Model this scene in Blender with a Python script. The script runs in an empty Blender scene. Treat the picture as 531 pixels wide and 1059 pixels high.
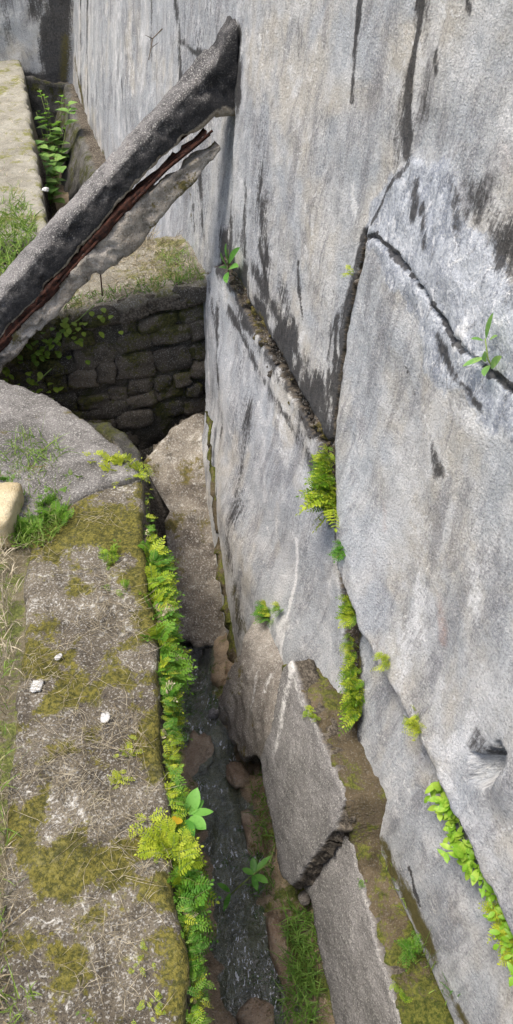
import bpy, math, random
import numpy as np
from mathutils import Vector, Matrix

random.seed(7); rng = np.random.default_rng(11)
SC = bpy.context.scene
COL = SC.collection

# ------------------------------------------------------------------ camera
FPX, W0, H0, PITCH, EYE = 800.0, 531.0, 1059.0, math.radians(40), 1.6
cam = bpy.data.cameras.new('camera'); camo = bpy.data.objects.new('camera', cam); COL.objects.link(camo)
cam.sensor_fit = 'VERTICAL'; cam.sensor_height = 24; cam.lens = 24 * FPX / H0
cam.clip_start = 0.05; cam.clip_end = 500
camo.location = (0, 0, EYE); camo.rotation_euler = (math.pi / 2 - PITCH, 0, 0)
SC.camera = camo
# ------------------------------------------------------------------ sky, sun, exposure
SUN_EL, SUN_AZ = math.radians(70), math.radians(-120)          # azimuth measured from +Y towards +X
w = bpy.data.worlds.new('World'); SC.world = w; w.use_nodes = True
nt = w.node_tree; nt.nodes.clear()
sky = nt.nodes.new('ShaderNodeTexSky'); sky.sky_type = 'NISHITA'; sky.sun_disc = False
sky.sun_elevation = SUN_EL; sky.sun_rotation = SUN_AZ; sky.dust_density = 4.0; sky.air_density = 1.0; sky.ozone_density = 1.0
bg = nt.nodes.new('ShaderNodeBackground'); bg.inputs[1].default_value = 0.12
ow = nt.nodes.new('ShaderNodeOutputWorld'); nt.links.new(sky.outputs[0], bg.inputs[0]); nt.links.new(bg.outputs[0], ow.inputs[0])
sl = bpy.data.lights.new('sun', 'SUN'); sl.energy = 2.0; sl.angle = math.radians(20); sl.color = (1.0, 0.93, 0.82)
so = bpy.data.objects.new('sun', sl); COL.objects.link(so)
sd = Vector((math.sin(SUN_AZ) * math.cos(SUN_EL), math.cos(SUN_AZ) * math.cos(SUN_EL), math.sin(SUN_EL)))
so.rotation_euler = (-sd).to_track_quat('-Z', 'Y').to_euler(); so.location = (-3, 2, 6)
SC.view_settings.view_transform = 'Standard'; SC.view_settings.look = 'None'
SC.view_settings.exposure = 1.03; SC.view_settings.gamma = 1.0; SC.view_settings.use_curve_mapping = False
SC.cycles.max_bounces = 6

# ------------------------------------------------------------------ pixel -> place
CP, SP = math.cos(PITCH), math.sin(PITCH)
CAM = np.array([0, 0, EYE])
def ray(px, py):
    a, b = (px - W0 / 2) / FPX, (H0 / 2 - py) / FPX
    return np.array([a, CP + b * SP, -SP + b * CP])
def on_plane(px, py, n, d):                 # n.p = d
    r = ray(px, py); t = (d - n @ CAM) / (n @ r); return CAM + t * r
def on_z(px, py, z): return on_plane(px, py, np.array([0, 0, 1.0]), z)
def unit(v): v = np.asarray(v, float); return v / np.linalg.norm(v)
SL, BAT, X0 = 0.324, 0.15, 0.864            # retaining wall: x = X0 - SL*y + BAT*z
WN = np.array([1, SL, -BAT]); WD = X0
def on_wall(px, py, off=0.0): return on_plane(px, py, WN, WD - off * np.linalg.norm(WN))
H = unit([-SL, 1, 0])                       # along the wall, away from the viewer
NRM = -unit(WN)                             # out of the wall, into the channel
V = unit(np.cross(NRM, H)); V = V if V[2] > 0 else -V
PER = unit([-1, -SL, 0])                    # horizontal, away from the wall
WO = np.array([X0, 0, 0])
class Frame:
    def __init__(s, o, u, v, n): s.o, s.u, s.v, s.n = (np.asarray(k, float) for k in (o, u, v, n))
    def to(s, P): P = np.asarray(P, float) - s.o; return np.stack([P @ s.u, P @ s.v], -1)
    def at(s, u, v, d=0.0): return s.o + np.multiply.outer(u, s.u) + np.multiply.outer(v, s.v) + np.multiply.outer(d, s.n)
WALL = Frame(WO, H, V, NRM)
FLAT = Frame((0, 0, 0), (1, 0, 0), (0, 1, 0), (0, 0, 1))
def wuv(pts): return np.array([WALL.to(on_wall(*p)) for p in pts])

# ------------------------------------------------------------------ noise
def _hash(i, j, k, s):
    h = (i.astype(np.int64) * 374761393 + j.astype(np.int64) * 668265263 + k.astype(np.int64) * 2147483647 + s * 1274126177) & 0xffffffff
    h = ((h ^ (h >> 13)) * 1274126177) & 0xffffffff
    h = ((h ^ (h >> 16)) * 2246822519) & 0xffffffff
    return ((h ^ (h >> 15)) & 0xffffff) / float(0xffffff)
def vnoise(x, y, z=0.0, s=0):
    x, y, z = np.broadcast_arrays(np.asarray(x, float), np.asarray(y, float), np.asarray(z, float))
    i, j, k = np.floor(x), np.floor(y), np.floor(z); fx, fy, fz = x - i, y - j, z - k
    fx, fy, fz = (f * f * (3 - 2 * f) for f in (fx, fy, fz)); r = 0
    for a in (0, 1):
        for b in (0, 1):
            for c in (0, 1):
                r = r + _hash(i + a, j + b, k + c, s) * (fx if a else 1 - fx) * (fy if b else 1 - fy) * (fz if c else 1 - fz)
    return r * 2 - 1
def fbm(x, y, z=0.0, s=0, o=4):
    r, a = 0, 1.0
    x, y, z = np.asarray(x, float), np.asarray(y, float), np.asarray(z, float)
    for q in range(o):
        r = r + a * vnoise(x, y, z, s + q); a *= .5; x, y, z = x * 2.03, y * 2.03, z * 2.03
    return r
def sstep(a, b, x): t = np.clip((np.asarray(x) - a) / (b - a), 0, 1); return t * t * (3 - 2 * t)
def seg_dist(pts, P, closed):
    """distance to polyline P, nearest point, arc parameter"""
    P = np.asarray(P, float); A = P; B = np.roll(P, -1, 0)
    if not closed: A, B = P[:-1], P[1:]
    best = np.full(len(pts), 1e9); near = np.zeros_like(pts); tt = np.zeros(len(pts))
    for q, (a, b) in enumerate(zip(A, B)):
        ab = b - a; t = np.clip(((pts - a) @ ab) / max(ab @ ab, 1e-12), 0, 1); c = a + t[:, None] * ab
        d = np.hypot(*(pts - c).T); m = d < best
        best[m] = d[m]; near[m] = c[m]; tt[m] = (q + t[m]) / len(A)
    return best, near, tt
def inside(pts, P):
    P = np.asarray(P, float); r = np.zeros(len(pts), bool); x, y = pts.T
    for a, b in zip(P, np.roll(P, -1, 0)):
        c = (a[1] > y) != (b[1] > y)
        with np.errstate(divide='ignore', invalid='ignore'):
            r ^= c & (x < (b[0] - a[0]) * (y - a[1]) / (b[1] - a[1]) + a[0])
    return r

# ------------------------------------------------------------------ objects
def tag(o, label=None, cat=None, group=None, kind=None):
    if label: o['label'] = label
    if cat: o['category'] = cat
    if group: o['group'] = group
    if kind: o['kind'] = kind
    return o
def link(name, me, mat=None, parent=None):
    o = bpy.data.objects.new(name, me); COL.objects.link(o)
    if mat: me.materials.append(mat)
    if parent: o.parent = parent
    return o
def thing(name, label, cat, loc=(0, 0, 0), group=None):
    o = bpy.data.objects.new(name, None); COL.objects.link(o); o.location = loc; o.empty_display_size = .05
    return tag(o, label, cat, group)
def mesh(name, v, f, smooth=True):
    me = bpy.data.meshes.new(name); me.from_pydata([tuple(p) for p in np.asarray(v, float)], [], f if isinstance(f, list) else f.tolist())
    if smooth: me.polygons.foreach_set('use_smooth', np.ones(len(me.polygons), bool))
    me.update(); return me
def keep_world(o, parent):                  # parent without moving (parents are only translated)
    o.parent = parent; o.matrix_parent_inverse = Matrix.Translation(-parent.location); return o
def attr(me, name, A):
    a = me.attributes.new(name, 'FLOAT_VECTOR', 'POINT'); a.data.foreach_set('vector', np.ascontiguousarray(A, dtype=np.float32).ravel())

def plate(name, poly, fr, res, T, dfun, mat, parent=None, masks=None, warp=.006, wscale=12, rnd=.015, rough=.25, gu=None, gv=None, cap=True, rows=4, lean=0.0, seed=0, rmask=None):
    """A solid piece: outline `poly` (u,v in frame fr), face height dfun(u,v,s), broken edge of depth T."""
    poly = np.asarray(poly, float); lo, hi = poly.min(0) - res * 2, poly.max(0) + res * 2
    gu = np.arange(lo[0], hi[0], res) if gu is None else gu; gv = np.arange(lo[1], hi[1], res) if gv is None else gv
    U, Vv = np.meshgrid(gu, gv, indexing='ij'); p = np.stack([U.ravel(), Vv.ravel()], -1)
    wp = np.stack([fbm(p[:, 0] * wscale, p[:, 1] * wscale, 3.3, 50 + seed), fbm(p[:, 0] * wscale, p[:, 1] * wscale, 7.1, 70 + seed)], -1) * warp
    q = p + wp; d, near, _ = seg_dist(q, poly, True); s = np.where(inside(q, poly), d, -d)
    keep = s > -1.2 * res; out = s < 0
    p[out] += (near - q)[out] * keep[out][:, None]; sc = np.maximum(s, 0)
    nu, nv = len(gu), len(gv); I = np.arange(nu * nv).reshape(nu, nv)
    F = np.stack([I[:-1, :-1], I[1:, :-1], I[1:, 1:], I[:-1, 1:]], -1).reshape(-1, 4)
    F = F[keep[F].all(1) & (s[F] > 0).any(1)]
    used = np.unique(F); mp = np.full(nu * nv, -1); mp[used] = np.arange(len(used)); F = mp[F]
    p, sc = p[used], sc[used]
    r = np.clip(1 - sc / rnd, 0, 1) if rnd else 0 * sc
    rk = rmask(p) if rmask else 1.0
    D = dfun(p[:, 0], p[:, 1], sc) - rk * rnd * (1 - np.sqrt(np.clip(1 - r * r, 0, 1)))
    if np.dot(np.cross(fr.u, fr.v), fr.n) < 0: F = F[:, ::-1]
    Vt = fr.at(p[:, 0], p[:, 1], D)
    # skirt
    E = np.concatenate([F[:, [0, 1]], F[:, [1, 2]], F[:, [2, 3]], F[:, [3, 0]]]); key = np.sort(E, 1)
    _, ix, ct = np.unique(key, axis=0, return_index=True, return_counts=True); BE = E[ix[ct == 1]]
    bv = np.unique(BE); bm = np.full(len(Vt), -1); bm[bv] = np.arange(len(bv)); n0 = len(Vt)
    cen = p.mean(0); allv = [Vt]; uvs = [p]; prev = bv; faces = [F]; src = [np.arange(n0)]; edge = [np.clip(1 - sc / (rnd + 1e-6), 0, 1) * .6 * rk]
    bp = p[bv]; bn = bp - cen; _, nr, _ = seg_dist(bp, poly, True)
    for k in range(1, rows + 1):
        f = k / rows; jit = fbm(bp[:, 0] * 40, bp[:, 1] * 40, f * 6, 9 + seed, 3) * rough * T * .5 * (1 if k < rows else 0)
        dirn = bn / (np.linalg.norm(bn, axis=1)[:, None] + 1e-9)
        pp = bp + dirn * (jit + lean * f * T)[:, None] if not np.isscalar(jit) else bp
        allv.append(fr.at(pp[:, 0], pp[:, 1], D[bv] - f * T)); uvs.append(pp + [0, 0]); src.append(bv); edge.append(np.ones(len(bv)))
        cur = n0 + (k - 1) * len(bv) + np.arange(len(bv)); a, b = BE[:, 0], BE[:, 1]
        pa, pb = (a, b) if k == 1 else (prev[bm[a]], prev[bm[b]])
        faces.append(np.stack([pb, pa, cur[bm[a]], cur[bm[b]]], -1)); prev = cur
    Vt = np.concatenate(allv); UV = np.concatenate(uvs); src = np.concatenate(src); edge = np.concatenate(edge)
    fl = np.concatenate(faces).tolist()
    if cap: # underside from the loose border vertices
        c = len(Vt); Vt = np.concatenate([Vt, fr.at(cen[:1], cen[1:], np.array([D.mean() - T]))]); UV = np.concatenate([UV, cen[None]]); src = np.append(src, 0); edge = np.append(edge, 1)
        fl += [[int(prev[bm[b]]), int(prev[bm[a]]), c] for a, b in BE]
    me = mesh(name, Vt, fl)
    attr(me, 'wuv', np.concatenate([UV, np.zeros((len(UV), 1))], 1))
    if masks is not None:
        mm = masks(p[:, 0], p[:, 1]); m1, m2 = mm[0][src].copy(), mm[1][src].copy()
        if len(mm) > 2: attr(me, 'm3', mm[2][src])
        m2[:, 2] = np.maximum(m2[:, 2], edge)
        attr(me, 'm1', m1); attr(me, 'm2', m2)
    else:
        z = np.zeros((len(UV), 3)); z[:, 2] = edge; attr(me, 'm2', z)
    me.validate(); o = link(name, me, mat)
    if parent: keep_world(o, parent)
    return o

class MB:
    def __init__(s): s.v, s.f, s.n = [], [], 0
    def add(s, v, f): s.v.append(np.asarray(v, float)); s.f += [[i + s.n for i in q] for q in f]; s.n += len(v)
    def tube(s, P, r0, r1=None, k=5):
        P = np.asarray(P, float); r1 = r0 if r1 is None else r1; m = len(P); R = []
        for i in range(m):
            t = unit(P[min(i + 1, m - 1)] - P[max(i - 1, 0)]); a = unit(np.cross(t, [.3, .5, .8])); b = np.cross(t, a); rr = r0 + (r1 - r0) * i / max(m - 1, 1)
            R += [P[i] + rr * (math.cos(q) * a + math.sin(q) * b) for q in np.linspace(0, 2 * math.pi, k, endpoint=False)]
        f = [[i * k + j, i * k + (j + 1) % k, (i + 1) * k + (j + 1) % k, (i + 1) * k + j] for i in range(m - 1) for j in range(k)]
        f += [list(range(k))[::-1], [(m - 1) * k + j for j in range(k)]]
        s.add(R, f)
    def leaf(s, base, d, up, L, Wd, curl=.25, fold=.18, n=5):
        d = unit(d); sd = unit(np.cross(d, up)); u = np.cross(sd, d); R = []
        for i in range(n + 1):
            t = i / n; wv = Wd * .5 * math.sin(math.pi * min(1, t * .93 + .05)) ** .8 * (1 if i < n else .05)
            c = np.asarray(base) + d * L * t - u * curl * L * t * t
            R += [c - sd * wv + u * fold * wv, c, c + sd * wv + u * fold * wv]
        f = []
        for i in range(n):
            a = 3 * i; f += [[a, a + 1, a + 4, a + 3], [a + 1, a + 2, a + 5, a + 4]]
        s.add(R, f)
    def dia(s, base, d, sd, L, Wd, n):      # one small leaflet, slightly cupped
        b = np.asarray(base); d = unit(d); m = b + d * L * .5
        s.add([b, m + sd * Wd * .5 + n * Wd * .12, b + d * L, m - sd * Wd * .5 + n * Wd * .12, m - n * Wd * .1], [[0, 1, 4], [1, 2, 4], [2, 3, 4], [3, 0, 4]])
    def blade(s, base, d, L, Wd, droop, n=4):
        d = unit(d); sd = unit(np.cross(d, [rng.normal(), rng.normal(), .3])); R = []
        for i in range(n + 1):
            t = i / n; c = np.asarray(base) + d * L * t - np.array([0, 0, 1]) * droop * L * t * t; wv = Wd * .5 * (1 - t ** 2) + .0002
            R += [c - sd * wv, c + sd * wv]
        s.add(R, [[2 * i, 2 * i + 1, 2 * i + 3, 2 * i + 2] for i in range(n)])
    def build(s, name, mat, parent=None, smooth=True):
        if s.n == 0: s.add([[0, 0, 0], [1e-4, 0, 0], [0, 1e-4, 0]], [[0, 1, 2]])
        o = link(name, mesh(name, np.concatenate(s.v), s.f, smooth), mat)
        if parent: keep_world(o, parent)
        return o
def lump(seed, size, sub=3, amp=.25, flat=2.6, f=1.7):
    """a rough stone: superellipsoid with noise"""
    import bmesh
    bm = bmesh.new(); bmesh.ops.create_icosphere(bm, subdivisions=sub, radius=1)
    v = np.array([x.co for x in bm.verts]); fc = [[q.index for q in x.verts] for x in bm.faces]; bm.free()
    v /= (np.abs(v) ** flat).sum(1)[:, None] ** (1 / flat)
    v *= (1 + amp * fbm(v[:, 0] * f, v[:, 1] * f, v[:, 2] * f + seed * 9.7, seed, 4))[:, None]
    return v * np.asarray(size), fc

# ------------------------------------------------------------------ materials
class G:
    def __init__(s, name):
        s.m = bpy.data.materials.new(name); s.m.use_nodes = True; s.t = s.m.node_tree; s.t.nodes.clear()
        s.out = s.t.nodes.new('ShaderNodeOutputMaterial')
    def set(s, sock, v):
        if isinstance(v, bpy.types.NodeSocket): s.t.links.new(v, sock)
        elif sock.type == 'RGBA': sock.default_value = (*v, 1) if hasattr(v, '__len__') else (v, v, v, 1)
        else: sock.default_value = v
    def n(s, ty, out=0, **k):
        x = s.t.nodes.new('ShaderNode' + ty)
        for a, v in k.items():
            if a.startswith('_'): s.set(x.inputs[int(a[1:])], v)
            elif a in x.inputs.keys(): s.set(x.inputs[a], v)
            else: setattr(x, a, v)
        return x.outputs[out]
    def math(s, op, a, b=0.0, c=None, clamp=False):
        x = s.t.nodes.new('ShaderNodeMath'); x.operation = op; x.use_clamp = clamp; s.set(x.inputs[0], a); s.set(x.inputs[1], b)
        if c is not None: s.set(x.inputs[2], c)
        return x.outputs[0]
    def mix(s, f, a, b, mode='MIX'):
        x = s.t.nodes.new('ShaderNodeMix'); x.data_type = 'RGBA'; x.blend_type = mode; x.clamp_factor = True
        s.set(x.inputs[0], f); s.set(x.inputs[6], a); s.set(x.inputs[7], b); return x.outputs[2]
    def step(s, x, a, b):
        q = s.t.nodes.new('ShaderNodeMapRange'); q.interpolation_type = 'SMOOTHSTEP'; s.set(q.inputs[0], x); q.inputs[1].default_value = a; q.inputs[2].default_value = b
        return q.outputs[0]
    def scale(s, vec, v):
        x = s.t.nodes.new('ShaderNodeVectorMath'); x.operation = 'MULTIPLY'; s.set(x.inputs[0], vec); x.inputs[1].default_value = v; return x.outputs[0]
    def noise(s, vec, sc, det=4.0, rough=.6, dist=0.0): return s.n('TexNoise', Vector=vec, Scale=sc, Detail=det, Roughness=rough, Distortion=dist)
    def sep(s, name):
        a = s.n('Attribute', 1, attribute_name=name); x = s.t.nodes.new('ShaderNodeSeparateXYZ'); s.t.links.new(a, x.inputs[0]); return x.outputs
    def bump(s, h, strength=.5, dist=.01, normal=None):
        k = dict(Height=h, Strength=strength, Distance=dist)
        if normal is not None: k['Normal'] = normal
        return s.n('Bump', **k)
    def done(s, col, rough=.9, normal=None, **k):
        b = s.t.nodes.new('ShaderNodeBsdfPrincipled'); s.set(b.inputs['Base Color'], col); s.set(b.inputs['Roughness'], rough)
        b.inputs['Specular IOR Level'].default_value = .25
        for a, v in k.items(): s.set(b.inputs[a.replace('_', ' ')], v)
        if normal is not None: s.set(b.inputs['Normal'], normal)
        s.t.links.new(b.outputs[0], s.out.inputs[0]); return s.m

def mat_wall():
    g = G('weathered_plaster'); uv = g.n('Attribute', 1, attribute_name='wuv'); m1 = g.sep('m1'); m2 = g.sep('m2'); m3 = g.sep('m3')
    A, S, X = (lambda x, y: g.math('ADD', x, y)), (lambda x, k=.5: g.math('SUBTRACT', x, k)), (lambda x, y: g.math('MULTIPLY', x, y))
    big = g.noise(uv, 2.2, 4, .65, .5); mid = g.noise(uv, 9, 7, .72); blot = g.noise(g.scale(uv, (1.7, .8, 1)), 5, 8, .74, .6); fine = g.noise(uv, 60, 5, .75); speck = g.noise(uv, 135, 4, .85); grit = g.n('TexVoronoi', 0, Vector=uv, Scale=190.0)
    st = g.noise(g.scale(uv, (26, 2.0, 1)), 1, 8, .78, .2); st2 = g.noise(g.scale(uv, (70, 9, 1)), 1, 7, .8, .2)
    base = g.mix(g.step(A(big, X(m3[0], -.32)), .36, .62), (.42, .445, .475), (.52, .49, .435))
    base = g.mix(X(g.step(mid, .46, .64), .7), base, (.66, .665, .67))
    base = g.mix(X(g.step(blot, .49, .62), .6), base, (.19, .19, .205))
    base = g.mix(X(g.step(st, .53, .66), .38), base, (.15, .15, .17))
    base = g.mix(X(g.step(st2, .55, .68), .38), base, (.70, .71, .73))
    wash = g.noise(g.scale(uv, (5, .8, 1)), 1, 6, .68, .3); base = g.mix(X(g.step(wash, .50, .64), .5), base, (.68, .685, .69)); base = g.mix(X(g.step(wash, .46, .36), .5), base, (.17, .17, .185))
    base = g.mix(X(m3[1], X(g.step(A(X(st2, .6), X(fine, .4)), .46, .56), .85)), base, (.085, .085, .10))
    # blue-grey trowelled repair: facets, white crests, dark pits
    pn = g.noise(g.scale(uv, (13, 6, 1)), 1, 6, .66, 1.8); pv = g.noise(g.scale(uv, (30, 14, 1)), 1, 6, .72, 1.0); pw = g.noise(g.scale(uv, (1.5, 1, 1)), 13, 7, .7, 1.6)
    pc = g.mix(g.step(pn, .38, .58), (.24, .265, .315), (.44, .47, .52)); pc = g.mix(X(g.step(pv, .55, .63), .6), pc, (.11, .115, .13)); pc = g.mix(X(g.step(pw, .56, .62), .7), pc, (.74, .75, .78))
    pe = A(m1[2], A(X(S(mid), 1.5), X(S(pw), 1.2))); base = g.mix(X(g.step(pe, .36, .66), .9), base, pc)
    wn = A(A(X(S(st2), 1.6), X(S(fine), 1.6)), X(S(mid), 1.6))
    base = g.mix(X(g.step(A(m1[1], X(wn, g.step(m1[1], 0, .4))), .15, .95), .9), base, (.82, .82, .82))
    flake = g.noise(uv, 24, 7, .78, .6); base = g.mix(X(g.step(A(flake, X(S(big), .5)), .63, .66), .75), base, (.76, .76, .75))
    base = g.mix(X(g.step(speck, .52, .61), .42), base, (.075, .075, .08))
    base = g.mix(X(g.step(speck, .48, .40), .36), base, (.74, .73, .70))
    dn = A(A(X(S(st), 1.2), X(S(fine), 1.2)), X(S(st2), 1.0))
    dk = g.step(A(m1[0], X(dn, g.step(m1[0], 0, .3))), .08, .58)
    base = g.mix(X(dk, .9), base, g.mix(g.step(fine, .4, .65), (.010, .010, .012), (.06, .056, .054)))
    base = g.mix(X(g.step(A(m2[0], X(S(fine), X(m2[0], 2.5))), .1, 1.2), .5), base, (.46, .26, .17))
    ms = g.step(A(m2[1], X(S(fine), g.step(m2[1], 0, .2))), .25, .7)
    base = g.mix(ms, base, g.mix(fine, (.04, .045, .012), (.17, .14, .055)))
    eb = g.mix(g.step(fine, .42, .6), (.028, .024, .02), (.13, .11, .085)); base = g.mix(g.step(A(m2[2], X(S(fine), X(m2[2], 2.0))), .25, .6), base, eb)
    soft = g.math('SUBTRACT', 1.0, X(m1[2], .8))
    nb = g.bump(X(A(g.noise(uv, 110, 5, .82), X(grit, .35)), soft), 1.0, .009)
    nb = g.bump(A(mid, X(A(pn, X(pv, .6)), X(m1[2], 1.1))), .65, .018, nb)
    return g.done(base, .88, nb)

def mat_concrete(name, c1, c2, speck_l=.5, speck_d=.4, moss=0.0, lichen=0.0, scale=1.0, mosscol=((.055, .055, .012), (.15, .12, .035)), edge=((.06, .05, .04), (.2, .175, .14)), bump=.8, stain=.4, vary=0.0):
    g = G(name); P = g.n('NewGeometry', 0); e = g.sep('m2'); mk = g.sep('m1')
    big = g.noise(P, 4 * scale, 5, .65, .5); mid = g.noise(P, 18 * scale, 5, .7, .3); fine = g.noise(P, 95 * scale, 4, .75); sp = g.noise(P, 250 * scale, 2, .6); sp2 = g.noise(P, 180 * scale, 1, .5)
    c = g.mix(g.step(big, .35, .65), c1, c2)
    if vary: c = g.mix(g.math('MULTIPLY', g.n('ObjectInfo', 5), vary), c, (.20, .165, .12))
    c = g.mix(g.math('MULTIPLY', g.step(mid, .48, .7), stain), c, tuple(k * .35 for k in c1))
    c = g.mix(g.math('MULTIPLY', g.step(sp, .55, .66), speck_d), c, (.035, .033, .035))
    c = g.mix(g.math('MULTIPLY', g.step(sp2, .54, .70), speck_l * .8), c, (.52, .51, .475))
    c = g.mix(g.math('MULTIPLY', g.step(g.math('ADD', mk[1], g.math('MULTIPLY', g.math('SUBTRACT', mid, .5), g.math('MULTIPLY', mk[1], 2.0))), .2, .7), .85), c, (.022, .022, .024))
    c = g.mix(g.math('MULTIPLY', g.step(g.math('ADD', mk[2], g.math('MULTIPLY', g.math('ADD', g.math('SUBTRACT', mid, .5), g.math('SUBTRACT', fine, .5)), g.math('MULTIPLY', g.step(mk[2], 0, .3), 1.4))), .25, .8), .85), c, (.74, .73, .71))
    if lichen:
        ln = g.noise(P, 30 * scale, 6, .75, .8); ln = g.math('ADD', ln, g.math('MULTIPLY', g.math('SUBTRACT', fine, .5), .5)); c = g.mix(g.math('MULTIPLY', g.step(g.math('ADD', ln, g.math('MULTIPLY', g.math('SUBTRACT', big, .5), .5)), .56, .74), lichen), c, (.57, .56, .52))
    if moss:
        mn = g.math('ADD', g.noise(P, 11 * scale, 6, .72, .3), g.math('MULTIPLY', g.math('SUBTRACT', g.noise(P, 3.5, 2), .5), .7)); mn = g.math('ADD', mn, g.math('MULTIPLY', mk[0], .2)); mn = g.math('ADD', mn, g.math('MULTIPLY', g.math('SUBTRACT', fine, .5), .35))
        c = g.mix(g.math('MULTIPLY', g.step(mn, .64 - .25 * moss, .74 - .25 * moss), .93), c, g.mix(g.math('MULTIPLY', g.step(mid, .5, .68), .6), g.mix(g.step(fine, .38, .62), *mosscol), tuple(k * .45 for k in mosscol[0])))
    c = g.mix(g.step(g.math('ADD', e[2], g.math('MULTIPLY', g.math('SUBTRACT', fine, .5), e[2])), .45, .9), c, g.mix(g.step(fine, .4, .65), *edge))
    nb = g.bump(g.math('ADD', fine, g.math('MULTIPLY', sp, .6)), bump, .008); nb = g.bump(mid, .6, .02, nb)
    return g.done(c, .92, nb)

def mat_leaf(name, a, b, dry=None, trans=.35, rough=.55):
    g = G(name); P = g.n('NewGeometry', 0); r = g.n('ObjectInfo', 5)
    f = g.math('ADD', g.noise(P, 45, 3, .7), g.math('MULTIPLY', g.math('SUBTRACT', r, .5), .25)); c = g.mix(g.step(f, .36, .64), a, b)
    if dry: c = g.mix(g.math('MULTIPLY', g.step(g.noise(P, 23, 3, .6), .57, .67), .8), c, dry)
    pb = g.t.nodes.new('ShaderNodeBsdfPrincipled'); g.set(pb.inputs['Base Color'], c); pb.inputs['Roughness'].default_value = rough; pb.inputs['Specular IOR Level'].default_value = .3
    tr = g.t.nodes.new('ShaderNodeBsdfTranslucent'); g.set(tr.inputs[0], c); mx = g.t.nodes.new('ShaderNodeMixShader'); mx.inputs[0].default_value = trans
    g.t.links.new(pb.outputs[0], mx.inputs[1]); g.t.links.new(tr.outputs[0], mx.inputs[2]); g.t.links.new(mx.outputs[0], g.out.inputs[0]); return g.m

M = {}
M['wall'] = mat_wall()
M['ledge'] = mat_concrete('lichened_concrete', (.085, .071, .052), (.175, .152, .115), .55, .78, moss=.57, lichen=.9, mosscol=((.045, .048, .007), (.17, .15, .028)), stain=.7)
M['upper_ledge'] = mat_concrete('pale_concrete', (.24, .225, .18), (.34, .325, .27), .5, .5, moss=.42, mosscol=((.13, .14, .04), (.25, .24, .09)), lichen=.3)
M['slab'] = mat_concrete('speckled_concrete', (.19, .185, .18), (.30, .29, .285), .7, .65, scale=1.0, stain=.35)
M['slab_brown'] = mat_concrete('washed_concrete', (.17, .15, .13), (.33, .30, .265), .6, .6, moss=.1, lichen=.6)
M['ramp'] = mat_concrete('spillway_concrete', (.13, .11, .09), (.28, .25, .205), .6, .6, moss=.24, lichen=.8, scale=.7, stain=.6)
M['strut'] = mat_concrete('strut_concrete', (.075, .072, .073), (.22, .21, .205), .8, .75, stain=.7, edge=((.3, .26, .2), (.45, .4, .33)))
M['strut_low'] = mat_concrete('broken_cover_concrete', (.30, .26, .21), (.46, .42, .37), .5, .5, moss=.26, stain=.75, lichen=.5, scale=.7)
M['stone'] = mat_concrete('mossy_stone', (.026, .024, .02), (.075, .068, .056), .35, .55, moss=.48, mosscol=((.025, .032, .008), (.10, .095, .025)), vary=.6, stain=.6)
M['mortar'] = mat_concrete('dark_mortar', (.03, .027, .02), (.09, .08, .06), .3, .5, moss=.45, mosscol=((.02, .025, .008), (.05, .055, .015)))
M['moss'] = mat_concrete('moss_bed', (.07, .055, .03), (.14, .11, .07), .15, .4, moss=.66, mosscol=((.04, .06, .008), (.15, .155, .03)), edge=((.03, .025, .015), (.09, .075, .05)))
M['soil'] = mat_concrete('wet_soil', (.20, .15, .10), (.48, .37, .25), .3, .5, moss=.42, mosscol=((.05, .08, .015), (.18, .22, .045)), bump=1.0)
M['ground'] = mat_concrete('earth', (.13, .11, .07), (.22, .19, .12), .2, .3, moss=.75, mosscol=((.07, .09, .02), (.17, .19, .05)))
M['tan'] = mat_concrete('tan_stone', (.42, .33, .18), (.58, .50, .33), .3, .2, stain=.25)
M['rock'] = mat_concrete('stream_rock', (.32, .22, .15), (.50, .40, .29), .35, .4, moss=.1, stain=.5)
M['crack'] = mat_concrete('crack_fill', (.025, .021, .017), (.09, .07, .05), .4, .6, moss=.36, lichen=.28, bump=1.0)
M['terrace'] = mat_concrete('terrace_earth', (.16, .145, .11), (.26, .24, .19), .6, .5, moss=.5, lichen=.6, mosscol=((.06, .065, .02), (.20, .19, .07)))
M['slab_dull'] = mat_concrete('dull_concrete', (.12, .113, .105), (.22, .21, .20), .6, .65, lichen=.4, moss=.08, stain=.55)
M['footing'] = mat_concrete('mossy_footing', (.035, .035, .032), (.15, .145, .14), .2, .4, moss=.5, mosscol=((.03, .035, .01), (.08, .085, .025)))
M['chip'] = mat_concrete('white_chip', (.50, .50, .49), (.68, .68, .67), .0, .25, stain=.35, edge=((.7, .7, .7), (.8, .8, .8)))
def mat_rust():
    g = G('rusted_steel'); P = g.n('NewGeometry', 0); f = g.noise(P, 60, 5, .7); c = g.mix(g.step(f, .35, .65), (.014, .008, .007), (.07, .026, .016))
    return g.done(c, .85, g.bump(f, .8, .006))
M['rust'] = mat_rust()
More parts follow.
